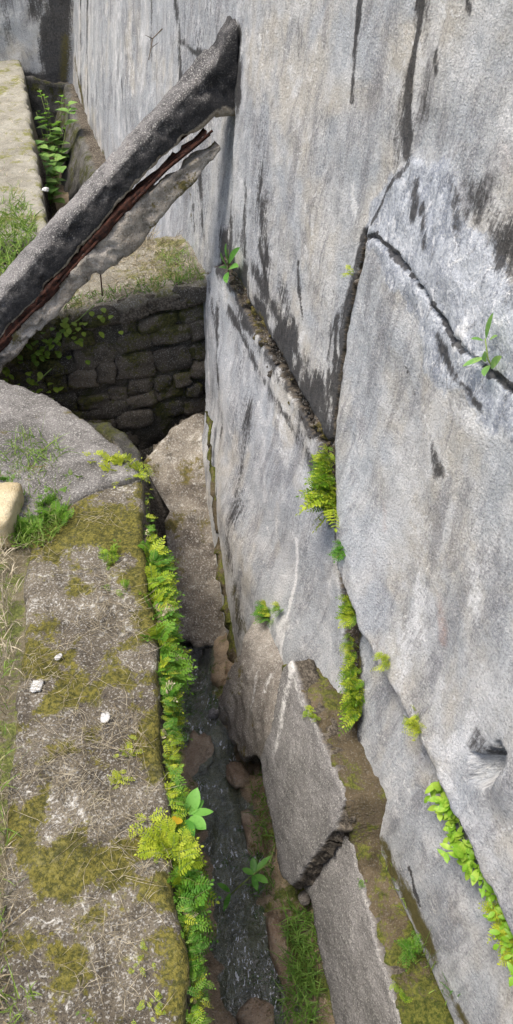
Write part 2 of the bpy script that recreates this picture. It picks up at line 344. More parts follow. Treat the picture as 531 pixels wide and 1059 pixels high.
def mat_water():
    g = G('stream_water'); P = g.n('NewGeometry', 0); f = g.noise(g.scale(P, (1, .55, 1)), 38, 3, .6, .6); f2 = g.noise(P, 120, 2, .5)
    fl = g.noise(g.scale(P, (1, .4, 1)), 110, 3, .6, .8); zone = g.noise(P, 7, 3, .6); foam_glint = g.math('MULTIPLY', g.step(fl, .57, .66), g.step(zone, .44, .54))  # white flecks: sky sparkle on the ripples painted in, along with foam
    nb = g.bump(g.math('ADD', f, g.math('MULTIPLY', f2, .3)), .6, .012)
    tr = g.t.nodes.new('ShaderNodeBsdfTransparent'); tr.inputs[0].default_value = (.68, .82, .79, 1)
    gl = g.t.nodes.new('ShaderNodeBsdfGlossy'); gl.inputs['Roughness'].default_value = .04; g.set(gl.inputs['Normal'], nb)
    fr = g.n('Fresnel', 0, IOR=1.33, Normal=nb); m1 = g.t.nodes.new('ShaderNodeMixShader'); g.set(m1.inputs[0], g.math('MULTIPLY', fr, 2.8, clamp=True)); g.t.links.new(tr.outputs[0], m1.inputs[1]); g.t.links.new(gl.outputs[0], m1.inputs[2])
    df = g.t.nodes.new('ShaderNodeBsdfDiffuse'); df.inputs[0].default_value = (.8, .82, .84, 1); m2 = g.t.nodes.new('ShaderNodeMixShader'); g.set(m2.inputs[0], g.math('MULTIPLY', foam_glint, .75)); g.t.links.new(m1.outputs[0], m2.inputs[1]); g.t.links.new(df.outputs[0], m2.inputs[2])
    g.t.links.new(m2.outputs[0], g.out.inputs[0]); return g.m
M['water'] = mat_water()
M['fern'] = mat_leaf('fern_leaf', (.09, .20, .012), (.29, .42, .03))
M['fern_yellow'] = mat_leaf('lime_fern_leaf', (.26, .36, .02), (.46, .52, .05))
M['fern_dark'] = mat_leaf('green_fern_leaf', (.07, .20, .02), (.16, .32, .03))
M['broad'] = mat_leaf('broad_leaf', (.09, .27, .04), (.17, .40, .07), rough=.4)
M['pale_leaf'] = mat_leaf('pale_leaf', (.16, .33, .08), (.28, .44, .12), rough=.4)
M['bank_grass'] = mat_leaf('bank_grass_blade', (.10, .24, .04), (.26, .42, .09))
M['lime_leaf'] = mat_leaf('lime_leaf', (.20, .40, .03), (.38, .55, .07), rough=.45)
M['vine'] = mat_leaf('vine_leaf', (.10, .18, .02), (.22, .30, .04))
M['yellow'] = mat_leaf('yellow_leaf', (.65, .42, .02), (.75, .52, .04))
M['stem'] = mat_leaf('green_stem', (.16, .24, .06), (.24, .30, .09), trans=.1)
M['grass'] = mat_leaf('grass_blade', (.10, .21, .03), (.24, .34, .07), dry=(.42, .38, .2))
M['dry'] = mat_leaf('dry_straw', (.22, .18, .11), (.52, .46, .34), trans=.15)
M['twig'] = mat_leaf('twig', (.10, .08, .06), (.18, .15, .11), trans=0)

# ================================================================== LAYOUT LINES
ledge_r = np.array([on_z(195, 1059, 0)[:2], on_z(145, 488, 0)[:2]]); LD = unit(ledge_r[1] - ledge_r[0]); LP = np.array([-LD[1], LD[0]])   # LP: towards the left
LA0 = ledge_r[0] - LD * 2.0; LA1 = ledge_r[1]; LWID = .36
def zground(x, y): return -.03 + .07 * np.maximum(np.asarray(y) - 4.2, 0)

# ================================================================== RETAINING WALL
wall = thing('retaining_wall', 'tall grey weathered concrete retaining wall, cracked and streaked, along the stream', 'wall', tuple(on_wall(300, 700)))
ARM_L = [(228, 262), (244, 292), (262, 325), (285, 362), (306, 400), (322, 432), (334, 455)]
ARM_R = [(376, 240), (368, 280), (358, 330), (351, 380), (345, 420), (340, 455)]
STEM = [(338, 455), (346, 500), (352, 550), (359, 600), (363, 650), (368, 710), (374, 770), (378, 835)]
RIDGE = [(362, 560), (370, 605), (383, 645), (400, 680), (422, 716), (446, 756), (474, 812), (503, 868), (531, 930), (575, 1030)]
UPC = [(436, -60), (431, 10), (427, 70), (421, 130), (419, 165)]
JOINT = [(239, -60), (239, 20), (241, 130), (240, 200), (232, 262)]
cr = {k: wuv(p) for k, p in dict(arm_l=ARM_L, arm_r=ARM_R, stem=STEM, ridge=RIDGE, upc=UPC, joint=JOINT).items()}
def line(pts): return wuv(pts)
DARK = [  # polyline, half-width m, strength
    (line([(440, -20), (434, 30), (424, 90), (421, 160)]), .022, .95), (line([(424, 100), (422, 165)]), .02, .9), (line([(418, 120), (414, 170)]), .05, .35), (line([(445, 0), (440, 120)]), .04, .35), (line([(452, 55), (452, 78)]), .014, 1.0), (line([(377, -15), (370, 40), (366, 105)]), .011, .9), (line([(310, 20), (305, 90)]), .012, .5),
    (line([(272, 185), (276, 270)]), .05, .75), (line([(255, 190), (252, 260)]), .03, .5), (line(ARM_L), .085, 1.35), (line([(300, 345), (318, 400), (332, 450)]), .045, .95), (line([(270, 250), (276, 300), (292, 345)]), .03, .8), (line([(348, 330), (342, 450)]), .022, .9), (line([(246, 290), (290, 390)]), .04, .7), (line([(342, 470), (338, 540)]), .02, .6), (line([(236, 320), (270, 388), (306, 450), (330, 490)]), .03, .5), (line([(385, 232), (400, 195), (420, 170)]), .012, .8), (line([(290, 300), (318, 380)]), .04, .45), (line([(345, 300), (338, 420)]), .02, .6), (line([(262, 280), (300, 350), (325, 420)]), .05, .55), (line([(330, 400), (336, 455)]), .05, .8), (line(ARM_R), .03, 1.0), (line(STEM), .03, 1.1),
    (line([(308, 270), (312, 330)]), .01, .6), (line([(225, 320), (228, 420), (236, 520)]), .03, .5), (line([(258, 420), (252, 560), (262, 650)]), .05, .45), (line([(300, 400), (310, 450)]), .04, .5), (line([(170, -20), (176, 20), (178, 82)]), .03, .85), (line([(178, 40), (192, 52), (205, 56)]), .012, .7),
    (line([(236, 10), (240, 130), (238, 265)]), .028, .85), (line([(244, 40), (246, 100)]), .06, .7), (line([(121, 85), (122, 105)]), .02, .9), (line([(150, -10), (150, 60)]), .02, .4), (line([(85, 0), (86, 120)]), .05, .55), (line([(78, 0), (80, 100)]), .03, .6),
    (line([(450, 455), (456, 490)]), .02, .75), (line([(490, 195), (505, 225), (525, 260)]), .05, .6), (line([(470, 190), (475, 230)]), .03, .5), (line([(487, -5), (487, 12)]), .012, .9), (line([(430, 190), (428, 215)]), .022, .8), (line([(440, 220), (444, 250)]), .018, .6),
    (line([(383, 243), (398, 252), (430, 285), (446, 312), (470, 345), (495, 370), (531, 402)]), .006, 1.4), (line([(378, 245), (390, 243), (383, 243)]), .005, 1.2), (line([(455, 350), (480, 395), (500, 420)]), .012, .6),
    (line([(512, 775), (520, 800)]), .03, .9), (line([(430, 900), (440, 935)]), .008, .8), (line([(420, 380), (428, 410)]), .01, .4), (line([(375, 740), (376, 830)]), .025, .8), (line([(215, 290), (222, 330)]), .02, .4), (line([(200, 175), (205, 250)]), .025, .55), (line([(193, 215), (196, 262)]), .02, .7)]
WHITE = [(line([(309, 560), (309, 610), (307, 690)]), .010, 1.5), (line([(306, 640), (300, 690), (312, 690)]), .02, 1.1), (line([(296, 640), (290, 690)]), .012, .9), (line([(444, 490), (440, 560), (434, 640), (430, 720)]), .045, .62), (line([(452, 480), (465, 500)]), .03, .4), (line([(498, 510), (503, 560), (496, 625)]), .035, .62), (line([(388, 320), (392, 360)]), .02, .45),
         (line([(435, 315), (438, 350), (444, 390)]), .016, .8), (line([(478, 420), (500, 440), (525, 455)]), .025, .6), (line([(455, 130), (460, 60)]), .02, .5), (line([(363, 190), (366, 220)]), .02, .7), (line([(492, 328), (480, 352)]), .026, .9), (line([(520, 90), (525, 200)]), .06, .5), (line([(500, 740), (470, 790), (505, 840)]), .03, .5), (line([(320, 545), (326, 600)]), .05, .3), (line([(395, 750), (420, 860), (440, 1000)]), .05, .35), (line([(280, 480), (260, 380)]), .06, .35),
         (line([(115, 20), (118, 120), (122, 160)]), .3, .45), (line([(142, 20), (140, 70)]), .15, .4), (line([(215, 160), (218, 250)]), .03, .5), (line([(212, 290), (214, 400)]), .014, .6), (line([(395, 700), (412, 740)]), .02, .5)]
RUST = [(line([(403, 515), (402, 545)]), .012, .5), (line([(459, 615), (462, 660)]), .018, .6), (line([(396, 570), (393, 590)]), .012, .5), (line([(428, 780), (430, 800)]), .012, .7), (line([(520, 150), (530, 200)]), .02, .4)]
MOSS = [(line([(250, 580), (262, 640), (285, 690)]), .07, .6), (line([(190, 200), (192, 265)]), .02, .9), (line([(245, 290), (300, 390), (330, 450)]), .018, .6), (line([(375, 820), (430, 930), (490, 1060)]), .035, .8), (line([(74, 60), (86, 130), (104, 168)]), .05, .7), (line([(366, 640), (376, 820)]), .015, .7)]
COOL = [(line([(230, 330), (270, 480), (300, 600), (340, 700)]), .30, 1.0), (line([(400, 760), (450, 960), (480, 1050)]), .22, 1.0), (line([(100, 0), (120, 150), (200, 200)]), 1.2, .6), (line([(255, 100), (260, 300)]), .2, .5), (line([(380, 330), (375, 520), (400, 640)]), .12, .7)]
STREAK = [(line([(110, 0), (125, 140)]), 1.3, .7), (line([(190, 0), (200, 250)]), .5, .8), (line([(268, 120), (275, 290), (310, 400)]), .13, .9), (line([(250, 300), (250, 480), (262, 640)]), .16, .75), (line([(300, 480), (320, 620)]), .10, .5), (line([(340, 120), (330, 400)]), .07, .5), (line([(505, 190), (520, 260)]), .08, .6)]
PATCH = line([(425, 160), (396, 185), (377, 236), (388, 262), (415, 300), (432, 325), (436, 385), (470, 405), (505, 430), (531, 460), (575, 480), (575, 300), (531, 285), (495, 235), (470, 165), (445, 168)])
def wall_masks(u, v):
    p = np.stack([u, v], -1); wp = np.stack([fbm(u * 30, v * 12, 0, 1), fbm(u * 30, v * 12, 5, 2)], -1) * .008
    def acc(L):
        r = np.zeros(len(p))
        for P, wd, s in L:
            lo, hi = P.min(0) - wd * 3, P.max(0) + wd * 3; m = ((p > lo) & (p < hi)).all(1)
            if m.any():
                d, _, _ = seg_dist((p + wp)[m], P, False); q = fbm(u[m] * 9, v[m] * 11, 0, 201, 3); wv = wd * np.clip(1 + .55 * q, .35, 2); r[m] = np.maximum(r[m], s * np.clip(.85 + .55 * fbm(u[m] * 16, v[m] * 7, 3, 207, 3), .2, 1.3) * np.exp(-(d / wv) ** 2))
        return r
    m1 = np.zeros((len(p), 3)); m2 = np.zeros((len(p), 3)); m3 = np.zeros((len(p), 3)); m3[:, 0] = acc(COOL); m3[:, 1] = acc(STREAK); m1[:, 0] = acc(DARK); m1[:, 1] = acc(WHITE); m2[:, 0] = acc(RUST); m2[:, 1] = acc(MOSS)
    wq = wp * 1.5 + np.stack([fbm(u * 9, v * 6, 0, 301), fbm(u * 9, v * 6, 4, 302)], -1) * .022; d, _, _ = seg_dist(p + wq, PATCH, True); s = np.where(inside(p + wq, PATCH), d, -d); m1[:, 2] = sstep(-.035, .045, s)
    return m1, m2, m3
def uvp(pts): return np.array([WALL.to(on_wall(*p)) for p in pts])
PCRACK = line([(376, 250), (384, 243), (398, 252), (430, 285), (446, 312), (470, 345), (495, 370), (531, 402), (560, 425)])
HOLE = WALL.to(on_wall(516, 790))
def rel(u, v, k=1.0):   # common plaster relief
    return k * (.010 * fbm(u * 2.2, v * 2.2, 0, 21, 3) + .0035 * fbm(u * 14, v * 9, 0, 31, 4) + .0013 * fbm(u * 70, v * 45, 0, 41, 2))
def d_far(u, v, s): return rel(u, v) - .035
def d_up(u, v, s):
    d, _, _ = seg_dist(np.stack([u, v], -1), cr['arm_l'], False)
    du, _, _ = seg_dist(np.stack([u, v], -1), UPX, False)
    return rel(u, v) - .012 * np.exp(-d / .08) - .003 * np.exp(-(du / .03) ** 2)
def d_low(u, v, s):
    d, _, _ = seg_dist(np.stack([u, v], -1), cr['arm_l'], False)
    return rel(u, v, .8) + .022 * np.exp(-d / .35) + .03 * sstep(0, .45, s) - .02 + .055 * sstep(-.36, -.68, v)
def d_right(u, v, s):   # with the ridge lip, the trowelled patch and a knocked-out hollow
    p = np.stack([u, v], -1); d, _, _ = seg_dist(p, cr['ridge'], False); sp = np.where(inside(p, PATCH), 1., 0.) * seg_dist(p, PATCH, True)[0]
    dc, _, _ = seg_dist(p + np.stack([fbm(u * 40, v * 40, 0, 3), fbm(u * 40, v * 40, 0, 4)], -1) * .004, PCRACK, False)
    du, _, _ = seg_dist(p, cr['upc'], False); h = np.hypot((u - HOLE[0]) / .04, (v - HOLE[1]) / .07 + .4 * (u - HOLE[0]) / .04)
    h = h + .45 * fbm(u * 25, v * 25, 0, 8)
    return rel(u, v) + .055 * np.exp(-d / .22) + .003 * sstep(0, .02, sp) + .005 * sstep(0, .05, sp) * fbm(u * 16, v * 9, 0, 61, 3) - .014 * np.exp(-(dc / .0045) ** 2) - .005 * np.exp(-(du / .014) ** 2) - .075 * sstep(1.25, .4, h) + .035 * np.exp(-(np.hypot((u - HOLE[0] + .075) / .06, (v - HOLE[1] - .05) / .09)) ** 2)
def d_strip(u, v, s):
    d, _, _ = seg_dist(np.stack([u, v], -1), cr['ridge'], False)
    return rel(u, v) - .055 * np.exp(-d / .07) + .03 * sstep(.05, .4, d) - .012
RES = .0085
UPX = np.concatenate([[[cr['upc'][0][0], 2.9]], cr['upc'], uvp([(404, 192), (386, 228)])])
def rm_up(p): d, _, _ = seg_dist(p, UPX, False); return sstep(.03, .09, d)
def rm_right(p):
    d, _, _ = seg_dist(p, UPX, False); e, _, _ = seg_dist(p, np.concatenate([cr['arm_r'], cr['stem'][:3]]), False); return sstep(.03, .09, d) * (.35 + .65 * sstep(.03, .12, e))
def axis(lo, a, b, hi, f=RES, c=.12): return np.unique(np.round(np.concatenate([np.arange(lo, a, c), np.arange(a, b, f), np.arange(b, hi + c, c)]), 5))
uF = 8.45                                             # u of the far corner
uC = WALL.to(on_wall(72, 40))[0]
j = cr['joint']; jt = j[0] + (j[0] - j[1]) / abs(j[0][1] - j[1][1]) * (2.9 - j[0][1])
c0 = WALL.to(on_wall(206, 290)); TOPV = 2.9
up0 = cr['upc'][0]; upt = np.array([up0[0], TOPV])
def W(*pts): return uvp(pts)
# far panel: beyond the vertical joint
far_poly = np.array([[jt[0] + .004, TOPV]] + [[q[0] + .004, q[1]] for q in j] + [[c0[0], c0[1]], [c0[0], -.5], [uC + .1, -.2], [uC + .1, TOPV]])
plate('panel', far_poly, WALL, .018, .16, d_far, M['wall'], wall, wall_masks, warp=.004, rnd=.012, gu=axis(far_poly[:, 0].min(), far_poly[:, 0].min(), uC + .1, uC + .1, .017), gv=axis(-.5, -.5, 1.5, TOPV, .017), cap=False, seed=1)
up_poly = np.array([[jt[0] - .004, TOPV]] + [[q[0] - .004, q[1]] for q in j] + [*cr['arm_l'][1:]] + [*cr['arm_r'][::-1]] + [*W((385, 225), (402, 192))] + [*cr['upc'][::-1]] + [upt])
plate('panel', up_poly, WALL, RES, .14, d_up, M['wall'], wall, wall_masks, warp=.009, wscale=18, rnd=.012, rmask=rm_up, gv=axis(up_poly[:, 1].min() - .02, up_poly[:, 1].min() - .02, 1.6, TOPV), cap=False, seed=2)
low_poly = np.concatenate([W((206, 284), (229, 272)), W((240, 299), (258, 333), (280, 370), (301, 408), (320, 443), (333, 466)), W((338, 510), (342, 556), (347, 602), (351, 650), (355, 710), (360, 770), (366, 850), (330, 850), (270, 790), (238, 700), (226, 600), (214, 470), (209, 400))])
low = plate('panel', low_poly, WALL, RES, .16, d_low, M['wall'], wall, wall_masks, warp=.012, wscale=20, rnd=.022, cap=False, seed=3)
rb = cr['ridge'][-1]
right_poly = np.concatenate([[[upt[0] + .008, TOPV]], cr['upc'] + [.008, 0], W((402, 194), (384, 229)), W((378, 245), (371, 282), (361, 332), (354, 382), (349, 422), (346, 455), (351, 500), (357, 540)), cr['ridge'], [[rb[0] - .8, rb[1] - .6], [-3.2, rb[1] - .8], [-3.2, TOPV]]])
plate('panel', right_poly, WALL, RES, .14, d_right, M['wall'], wall, wall_masks, warp=.008, wscale=18, rnd=.03, rmask=rm_right, gu=axis(-3.2, .3, right_poly[:, 0].max() + .02, right_poly[:, 0].max() + .03), gv=axis(right_poly[:, 1].min() - .1, -.95, 1.6, TOPV), cap=False, seed=4)
strip_poly = np.concatenate([W((352, 545), (357, 575), (368, 620)), W((384, 640), (405, 675), (430, 712), (455, 752), (482, 808), (510, 862), (540, 925), (600, 1050), (640, 1200), (540, 1200), (484, 1075), (440, 975), (400, 890), (378, 840), (374, 770), (368, 705), (365, 650), (361, 600))])
plate('panel', strip_poly, WALL, RES, .14, d_strip, M['wall'], wall, wall_masks, warp=.004, rnd=.02, cap=False, seed=5)
# rough core behind the cracks
core_poly = np.array([[-3.3, -1.6], [uC, -1.6], [uC, 2.85], [-3.3, 2.85]])
plate('core', core_poly, WALL, .1, .4, lambda u, v, s: -.07 + .012 * fbm(u * 25, v * 25, 0, 77, 3), M['crack'], wall, gu=axis(-3.3, 1.0, 4.2, uC, .014), gv=axis(-1.6, -1.3, 1.2, 2.85, .014), cap=False, rnd=.001)
# broken edge along the V of the crack
def crumbs(name, pts, n, size, off, mat, parent, seed, spread=.02):
    b = MB(); P = np.array([on_wall(*q) for q in pts])
    for k in range(n):
        t = rng.random() * (len(P) - 1); i = int(t); c = P[i] + (P[i + 1] - P[i]) * (t - i); c = c + NRM * (off + rng.normal() * .012) + H * rng.normal() * spread + V * rng.normal() * spread
        v, f = lump(seed + k % 7, np.array([1, .7, .6]) * size * rng.uniform(.5, 1.5), 1, .3); R = np.array(Matrix.Rotation(rng.random() * 6, 3, Vector((rng.normal(), rng.normal(), 1)))); b.add(v @ R.T + c, f)
    o = b.build(name, mat, parent); o['kind'] = 'stuff'; return o
fillp = W((226, 262), (240, 278), (262, 318), (286, 356), (308, 396), (326, 430), (340, 452), (340, 474), (328, 466), (310, 440), (290, 410), (270, 372), (250, 332), (232, 296))
o = plate('crack_fill', fillp, WALL, .006, .05, lambda u, v, s: -.03 + .030 * fbm(u * 22, v * 16, 0, 55, 4) + .012 * fbm(u * 90, v * 60, 0, 56, 2), M['crack'], wall, warp=.01, wscale=30, rnd=.006, cap=False)
fillp = W((378, 235), (366, 330), (352, 420), (350, 500), (362, 600), (372, 720), (384, 850), (362, 850), (352, 700), (345, 600), (336, 500), (332, 455), (348, 380), (360, 300), (372, 240))
o = plate('crack_fill', fillp, WALL, .006, .05, lambda u, v, s: -.035 + .02 * fbm(u * 30, v * 16, 0, 57, 4) + .008 * fbm(u * 90, v * 60, 0, 58, 2), M['crack'], wall, warp=.006, wscale=30, rnd=.004, cap=False)
crumbs('crack_rubble', [(236, 280), (262, 330), (290, 378), (315, 425), (336, 465)], 45, .010, -.015, M['crack'], wall, 3, .016)
# wall top and the hill it holds back
def box(name, lo, hi, mat, parent=None):
    b = MB(); x0, y0, z0 = lo; x1, y1, z1 = hi
    b.add([[x, y, z] for z in (z0, z1) for y in (y0, y1) for x in (x0, x1)], [[0, 2, 3, 1], [4, 5, 7, 6], [0, 1, 5, 4], [2, 6, 7, 3], [0, 4, 6, 2], [1, 3, 7, 5]]); return b.build(name, mat, parent, False)
tw = WALL.at(np.array([-3.2, uC + .1]), np.array([TOPV - .02] * 2), np.array([-.02] * 2))
b = MB(); b.add([tw[0] + [0, 0, .02], tw[1] + [0, 0, .02], tw[1] - PER * 30 + [0, 0, .5], tw[0] - PER * 30 + [0, 0, .5], tw[1] - PER * 30 - [0, 0, 6], tw[0] - PER * 30 - [0, 0, 6]], [[0, 1, 2, 3], [3, 2, 4, 5]])
tag(b.build('hillside', M['ground'], None, False), kind='structure')

# ================================================================== END WALL of the upper channel
ec = WALL.at(np.array([uC]), np.array([0.0]), np.array([-.1]))[0]; EW = Frame(ec, PER, (0, 0, 1), -H)
endw = thing('end_wall', 'pale wall with black stains closing the upper channel at right angles', 'wall', tuple(ec))
def end_masks(u, v):
    p = np.stack([u, v], -1); m1 = np.zeros((len(p), 3)); m2 = np.zeros((len(p), 3))
    def fp(px, py): return EW.to(on_plane(px, py, H, H @ ec))
    for P, wd, s in [([(62, -20), (60, 30), (58, 75)], .1, 1.2), ([(48, 20), (47, 60)], .06, .8), ([(20, 78), (66, 84)], .04, .9), ([(36, -10), (38, 12)], .08, .6), ([(5, 0), (8, 40)], .08, .3)]:
        d, _, _ = seg_dist(p, np.array([fp(*q) for q in P]), False); m1[:, 0] = np.maximum(m1[:, 0], s * np.exp(-(d / wd) ** 2))
    for P, wd, s in [([(68, 40), (66, 80)], .06, .6)]:
        d, _, _ = seg_dist(p, np.array([fp(*q) for q in P]), False); m2[:, 1] = np.maximum(m2[:, 1], s * np.exp(-(d / wd) ** 2))
    return m1, m2
plate('panel', [[-.1, -.8], [6, -.8], [6, 2.6], [-.1, 2.6]], EW, .03, .35, lambda u, v, s: rel(u, v), M['wall'], endw, end_masks, gu=axis(-.1, -.1, 1.6, 6, .025), gv=axis(-.8, -.8, 1.8, 2.6, .025), cap=False)

# ================================================================== UPPER CHANNEL
upR = np.array([on_z(45, 205, .05), on_z(33, 130, .12), on_plane(22, 62, H, H @ ec)])
def up_edge():
    a, b = upR[0], upR[2]; d = (b - a); return a - d * .17, b + d * .02
ua, ub = up_edge(); ud = unit((ub - ua)); un = unit(np.cross([0, 0, 1], ud))       # un: left
UF = Frame(ua, ud, un, np.cross(ud, un)); ul = np.linalg.norm(ub - ua)
o = plate('channel_wall', [[0, 0], [ul, 0], [ul, .42], [0, .36]], UF, .02, .95, lambda u, v, s: .006 * fbm(u * 9, v * 9, 0, 5) + .003 * fbm(u * 40, v * 40, 0, 6, 2), M['upper_ledge'], warp=.012, rnd=.02)
tag(o, 'pale straw-strewn concrete channel edge beside the leafy upper gutter', 'channel wall')
# mossy footing under the far wall, gutter bed
ft = np.array([on_wall(72, 84), on_wall(88, 128), on_wall(106, 168), on_wall(150, 262)])
fu = np.array([WALL.to(q) for q in ft]); fpoly = np.concatenate([fu, [[fu[3, 0], -1.2], [uC + .02, -1.2]]]); fpoly[0, 0] = uC + .02
o = plate('footing', fpoly, WALL, .02, .12, lambda u, v, s: .03 + .012 * fbm(u * 7, v * 7, 0, 15) + .3 * np.maximum(.1 - v, 0), M['footing'], warp=.02, rnd=.03, cap=False); keep_world(o, wall)
ef = np.array([EW.to(on_plane(x, y, H, H @ ec)) for x, y in [(20, 76), (45, 82), (74, 88)]]); ep = np.concatenate([[[ef[0, 0] + .2, ef[0, 1]]], ef, [[-.05, -.8], [ef[0, 0] + .2, -.8]]])
o = plate('footing', ep, EW, .02, .1, lambda u, v, s: .04 + .01 * fbm(u * 7, v * 7, 0, 16), M['footing'], warp=.015, rnd=.02, cap=False); keep_world(o, endw)
gp = FLAT.to(np.array([ua, ub, WALL.at(uC, -.2, .0), WALL.at(c0[0] + .35, -.2, .0)]))
tag(plate('gutter_bed', gp[:, :2] if gp.shape[1] == 2 else gp, FLAT, .03, .2, lambda u, v, s: -.62 + .06 * np.maximum(v - 4.2, 0) + .02 * fbm(u * 6, v * 6, 0, 4), M['soil'], warp=.0, cap=False), kind='structure')

# ================================================================== STONE CROSS WALL + TERRACE
swR = on_wall(206, 292, .02); swL3 = on_z(75, 332, .0)
SWU = PER; swz = swR[2]
SF = Frame([swR[0], swR[1], 0], SWU, (0, 0, 1), -H)
stonew = thing('stone_wall', 'dark mossy rubble stone wall across the channel under the broken strut', 'stone wall', (swR[0] - .6, swR[1] - .2, -1.2))
def top_z(u): return swz - .10 * u
SWL = 1.75
plate('mortar', [[-.06, -1.45], [SWL, -1.45], [SWL, top_z(SWL) - .03], [-.06, top_z(0) - .03]], SF, .03, .3, lambda u, v, s: -.002 + .02 * fbm(u * 14, v * 14, 0, 2), M['mortar'], stonew, warp=.01, cap=False)
SM = []
for k in range(8):
    v, f = lump(40 + k, (1, 1, 1), 3, .17, 7.0, 1.7); v += .05 * fbm(v[:, 0] * 5, v[:, 1] * 5, v[:, 2] * 5, k)[:, None] * v; me = mesh('stone', v, f); me.materials.append(M['stone']); SM.append(me)
v0 = top_z(0) - .005; row = 0
while v0 > -1.25:
    hgt = rng.uniform(.075, .135); u = -.05 - rng.random() * .05
    while u < SWL - .05:
        wd = rng.uniform(.08, .19) if row else rng.uniform(.09, .2)
        ztop = v0 - .10 * u + .02 * float(fbm(u * 4, v0 * 9, 0, 31)) * (row > 0); hh = hgt * rng.uniform(.75, 1.15); c = SF.at(u + wd / 2, ztop - hgt / 2, -.012 + rng.normal() * .014)
        o = bpy.data.objects.new('stone', SM[rng.integers(8)]); COL.objects.link(o); keep_world(o, stonew)
        R = Matrix((Vector(SWU), Vector(-H), Vector((0, 0, 1)))).transposed().to_4x4()
        S = Matrix.Diagonal((wd * .53 * rng.choice([-1, 1]), .04, hh * .55, 1)); o.matrix_local = Matrix.Identity(4)
        o.matrix_basis = Matrix.Translation(c) @ R @ Matrix.Rotation(rng.normal() * .07, 4, 'Y') @ Matrix.Rotation(rng.normal() * .06, 4, 'Z') @ S
        u += wd + rng.uniform(.004, .014)
    v0 -= hgt + rng.uniform(.002, .010); row += 1
# terrace on top of it
tp = [SF.at(-.1, 0, .03)[:2], SF.at(SWL, 0, .03)[:2], SF.at(SWL, 0, -1.3)[:2], SF.at(1.0, 0, -.75)[:2], SF.at(.45, 0, -.62)[:2], SF.at(-.1, 0, -.6)[:2]]
def d_ter(u, v, s): 
    q = np.stack([u - swR[0], v - swR[1]], -1) @ PER[:2]; return swz - .10 * q + .012 + .012 * fbm(u * 6, v * 6, 0, 3) + .004 * fbm(u * 40, v * 40, 0, 3, 2)
terr = plate('terrace', tp, FLAT, .014, .07, d_ter, M['terrace'], warp=.02, rnd=.03, rough=.5); tag(terr, kind='structure')

# ================================================================== LEFT CHANNEL WALL (the mossy ledge), slab, ground
ledge = thing('channel_wall', 'broad mossy concrete channel wall strewn with dry straw, edged by ferns', 'channel wall', (float(LA1[0]), float(LA1[1]), -1.4))
LF = Frame([*LA0, 0], [*LD, 0], [*LP, 0], (0, 0, 1)); LL = np.linalg.norm(LA1 - LA0)
def d_ledge(u, v, s): return .010 * fbm(u * 5, v * 5, 0, 3, 3) + .005 * fbm(u * 25, v * 25, 0, 5, 3) + .002 * fbm(u * 90, v * 90, 0, 6, 2) - .004
def ledge_masks(u, v):
    m = np.zeros((len(u), 3)); m[:, 0] = np.clip(.6 * np.exp(-(v / .06) ** 2) + .55 * sstep(LL - .85, LL - .35, u) - .12 + 1.0 * fbm(u * 9, v * 9, 0, 44, 3), -.6, 1.2); return m, np.zeros((len(u), 3))
plate('top', [[0, 0], [LL, 0], [LL + .02, .12], [LL + .06, LWID], [0, LWID]], LF, .009, .12, d_ledge, M['ledge'], ledge, ledge_masks, warp=.010, wscale=9, rnd=.025, rough=.3, gu=axis(0, 1.7, LL + .08, LL + .08, .008, .1), cap=False)
plate('side', [[0, -1.45], [LL, -1.45], [LL, -.04], [0, -.04]], Frame([*LA0, 0], [*LD, 0], (0, 0, 1), [*-LP, 0]), .03, .3, lambda u, v, s: -.02 + .015 * fbm(u * 8, v * 8, 0, 8), M['footing'], ledge, warp=.0, cap=True)
# slab sweeping off to the left
sp = np.array([on_z(x, y, .02)[:2] for x, y in [(150, 492), (125, 463), (92, 436), (60, 414), (25, 397), (0, 389), (-60, 372), (-150, 356)]])
sl2 = np.concatenate([sp, [[-2.6, 2.75], [-2.6, 2.0], [LA1[0] - .75, 1.75], *[list(LA1 + LP * LWID * .98 - LD * .22)], list(LA1 + LP * .1 - LD * .07), list(LA1 - LD * .03)]])
def d_sl(u, v, s): return .018 + .008 * sstep(0, .4, s) + .006 * fbm(u * 5, v * 5, 0, 13, 3) + .0025 * fbm(u * 60, v * 60, 0, 14, 2)
o = plate('concrete_slab', sl2, FLAT, .012, .3, d_sl, M['slab_dull'], warp=.008, wscale=16, rnd=.018, rough=.3)
tag(o, 'bare grey concrete slab curving away from the end of the mossy ledge', 'slab')
box('pit_side', (-2.6, 1.2, -1.5), (-1.9, 3.6, -.35), M['footing'])['kind'] = 'structure'
# curved stone lip in the pit
arc = [on_z(x, y, -.42)[:2] for x, y in [(92, 436), (112, 436), (130, 447), (144, 466), (152, 490), (153, 520), (150, 545)]]; arc2 = [q + np.array([-.05, -.06]) for q in arc[::-1]]
o = plate('drain_rim', np.array(arc + arc2), FLAT, .012, .8, lambda u, v, s: -.42 + .012 * fbm(u * 12, v * 12, 0, 3), M['footing'], warp=.012, wscale=20, rnd=.012)
tag(o, 'dark curved rim of an old drain below the slab end', 'drain')
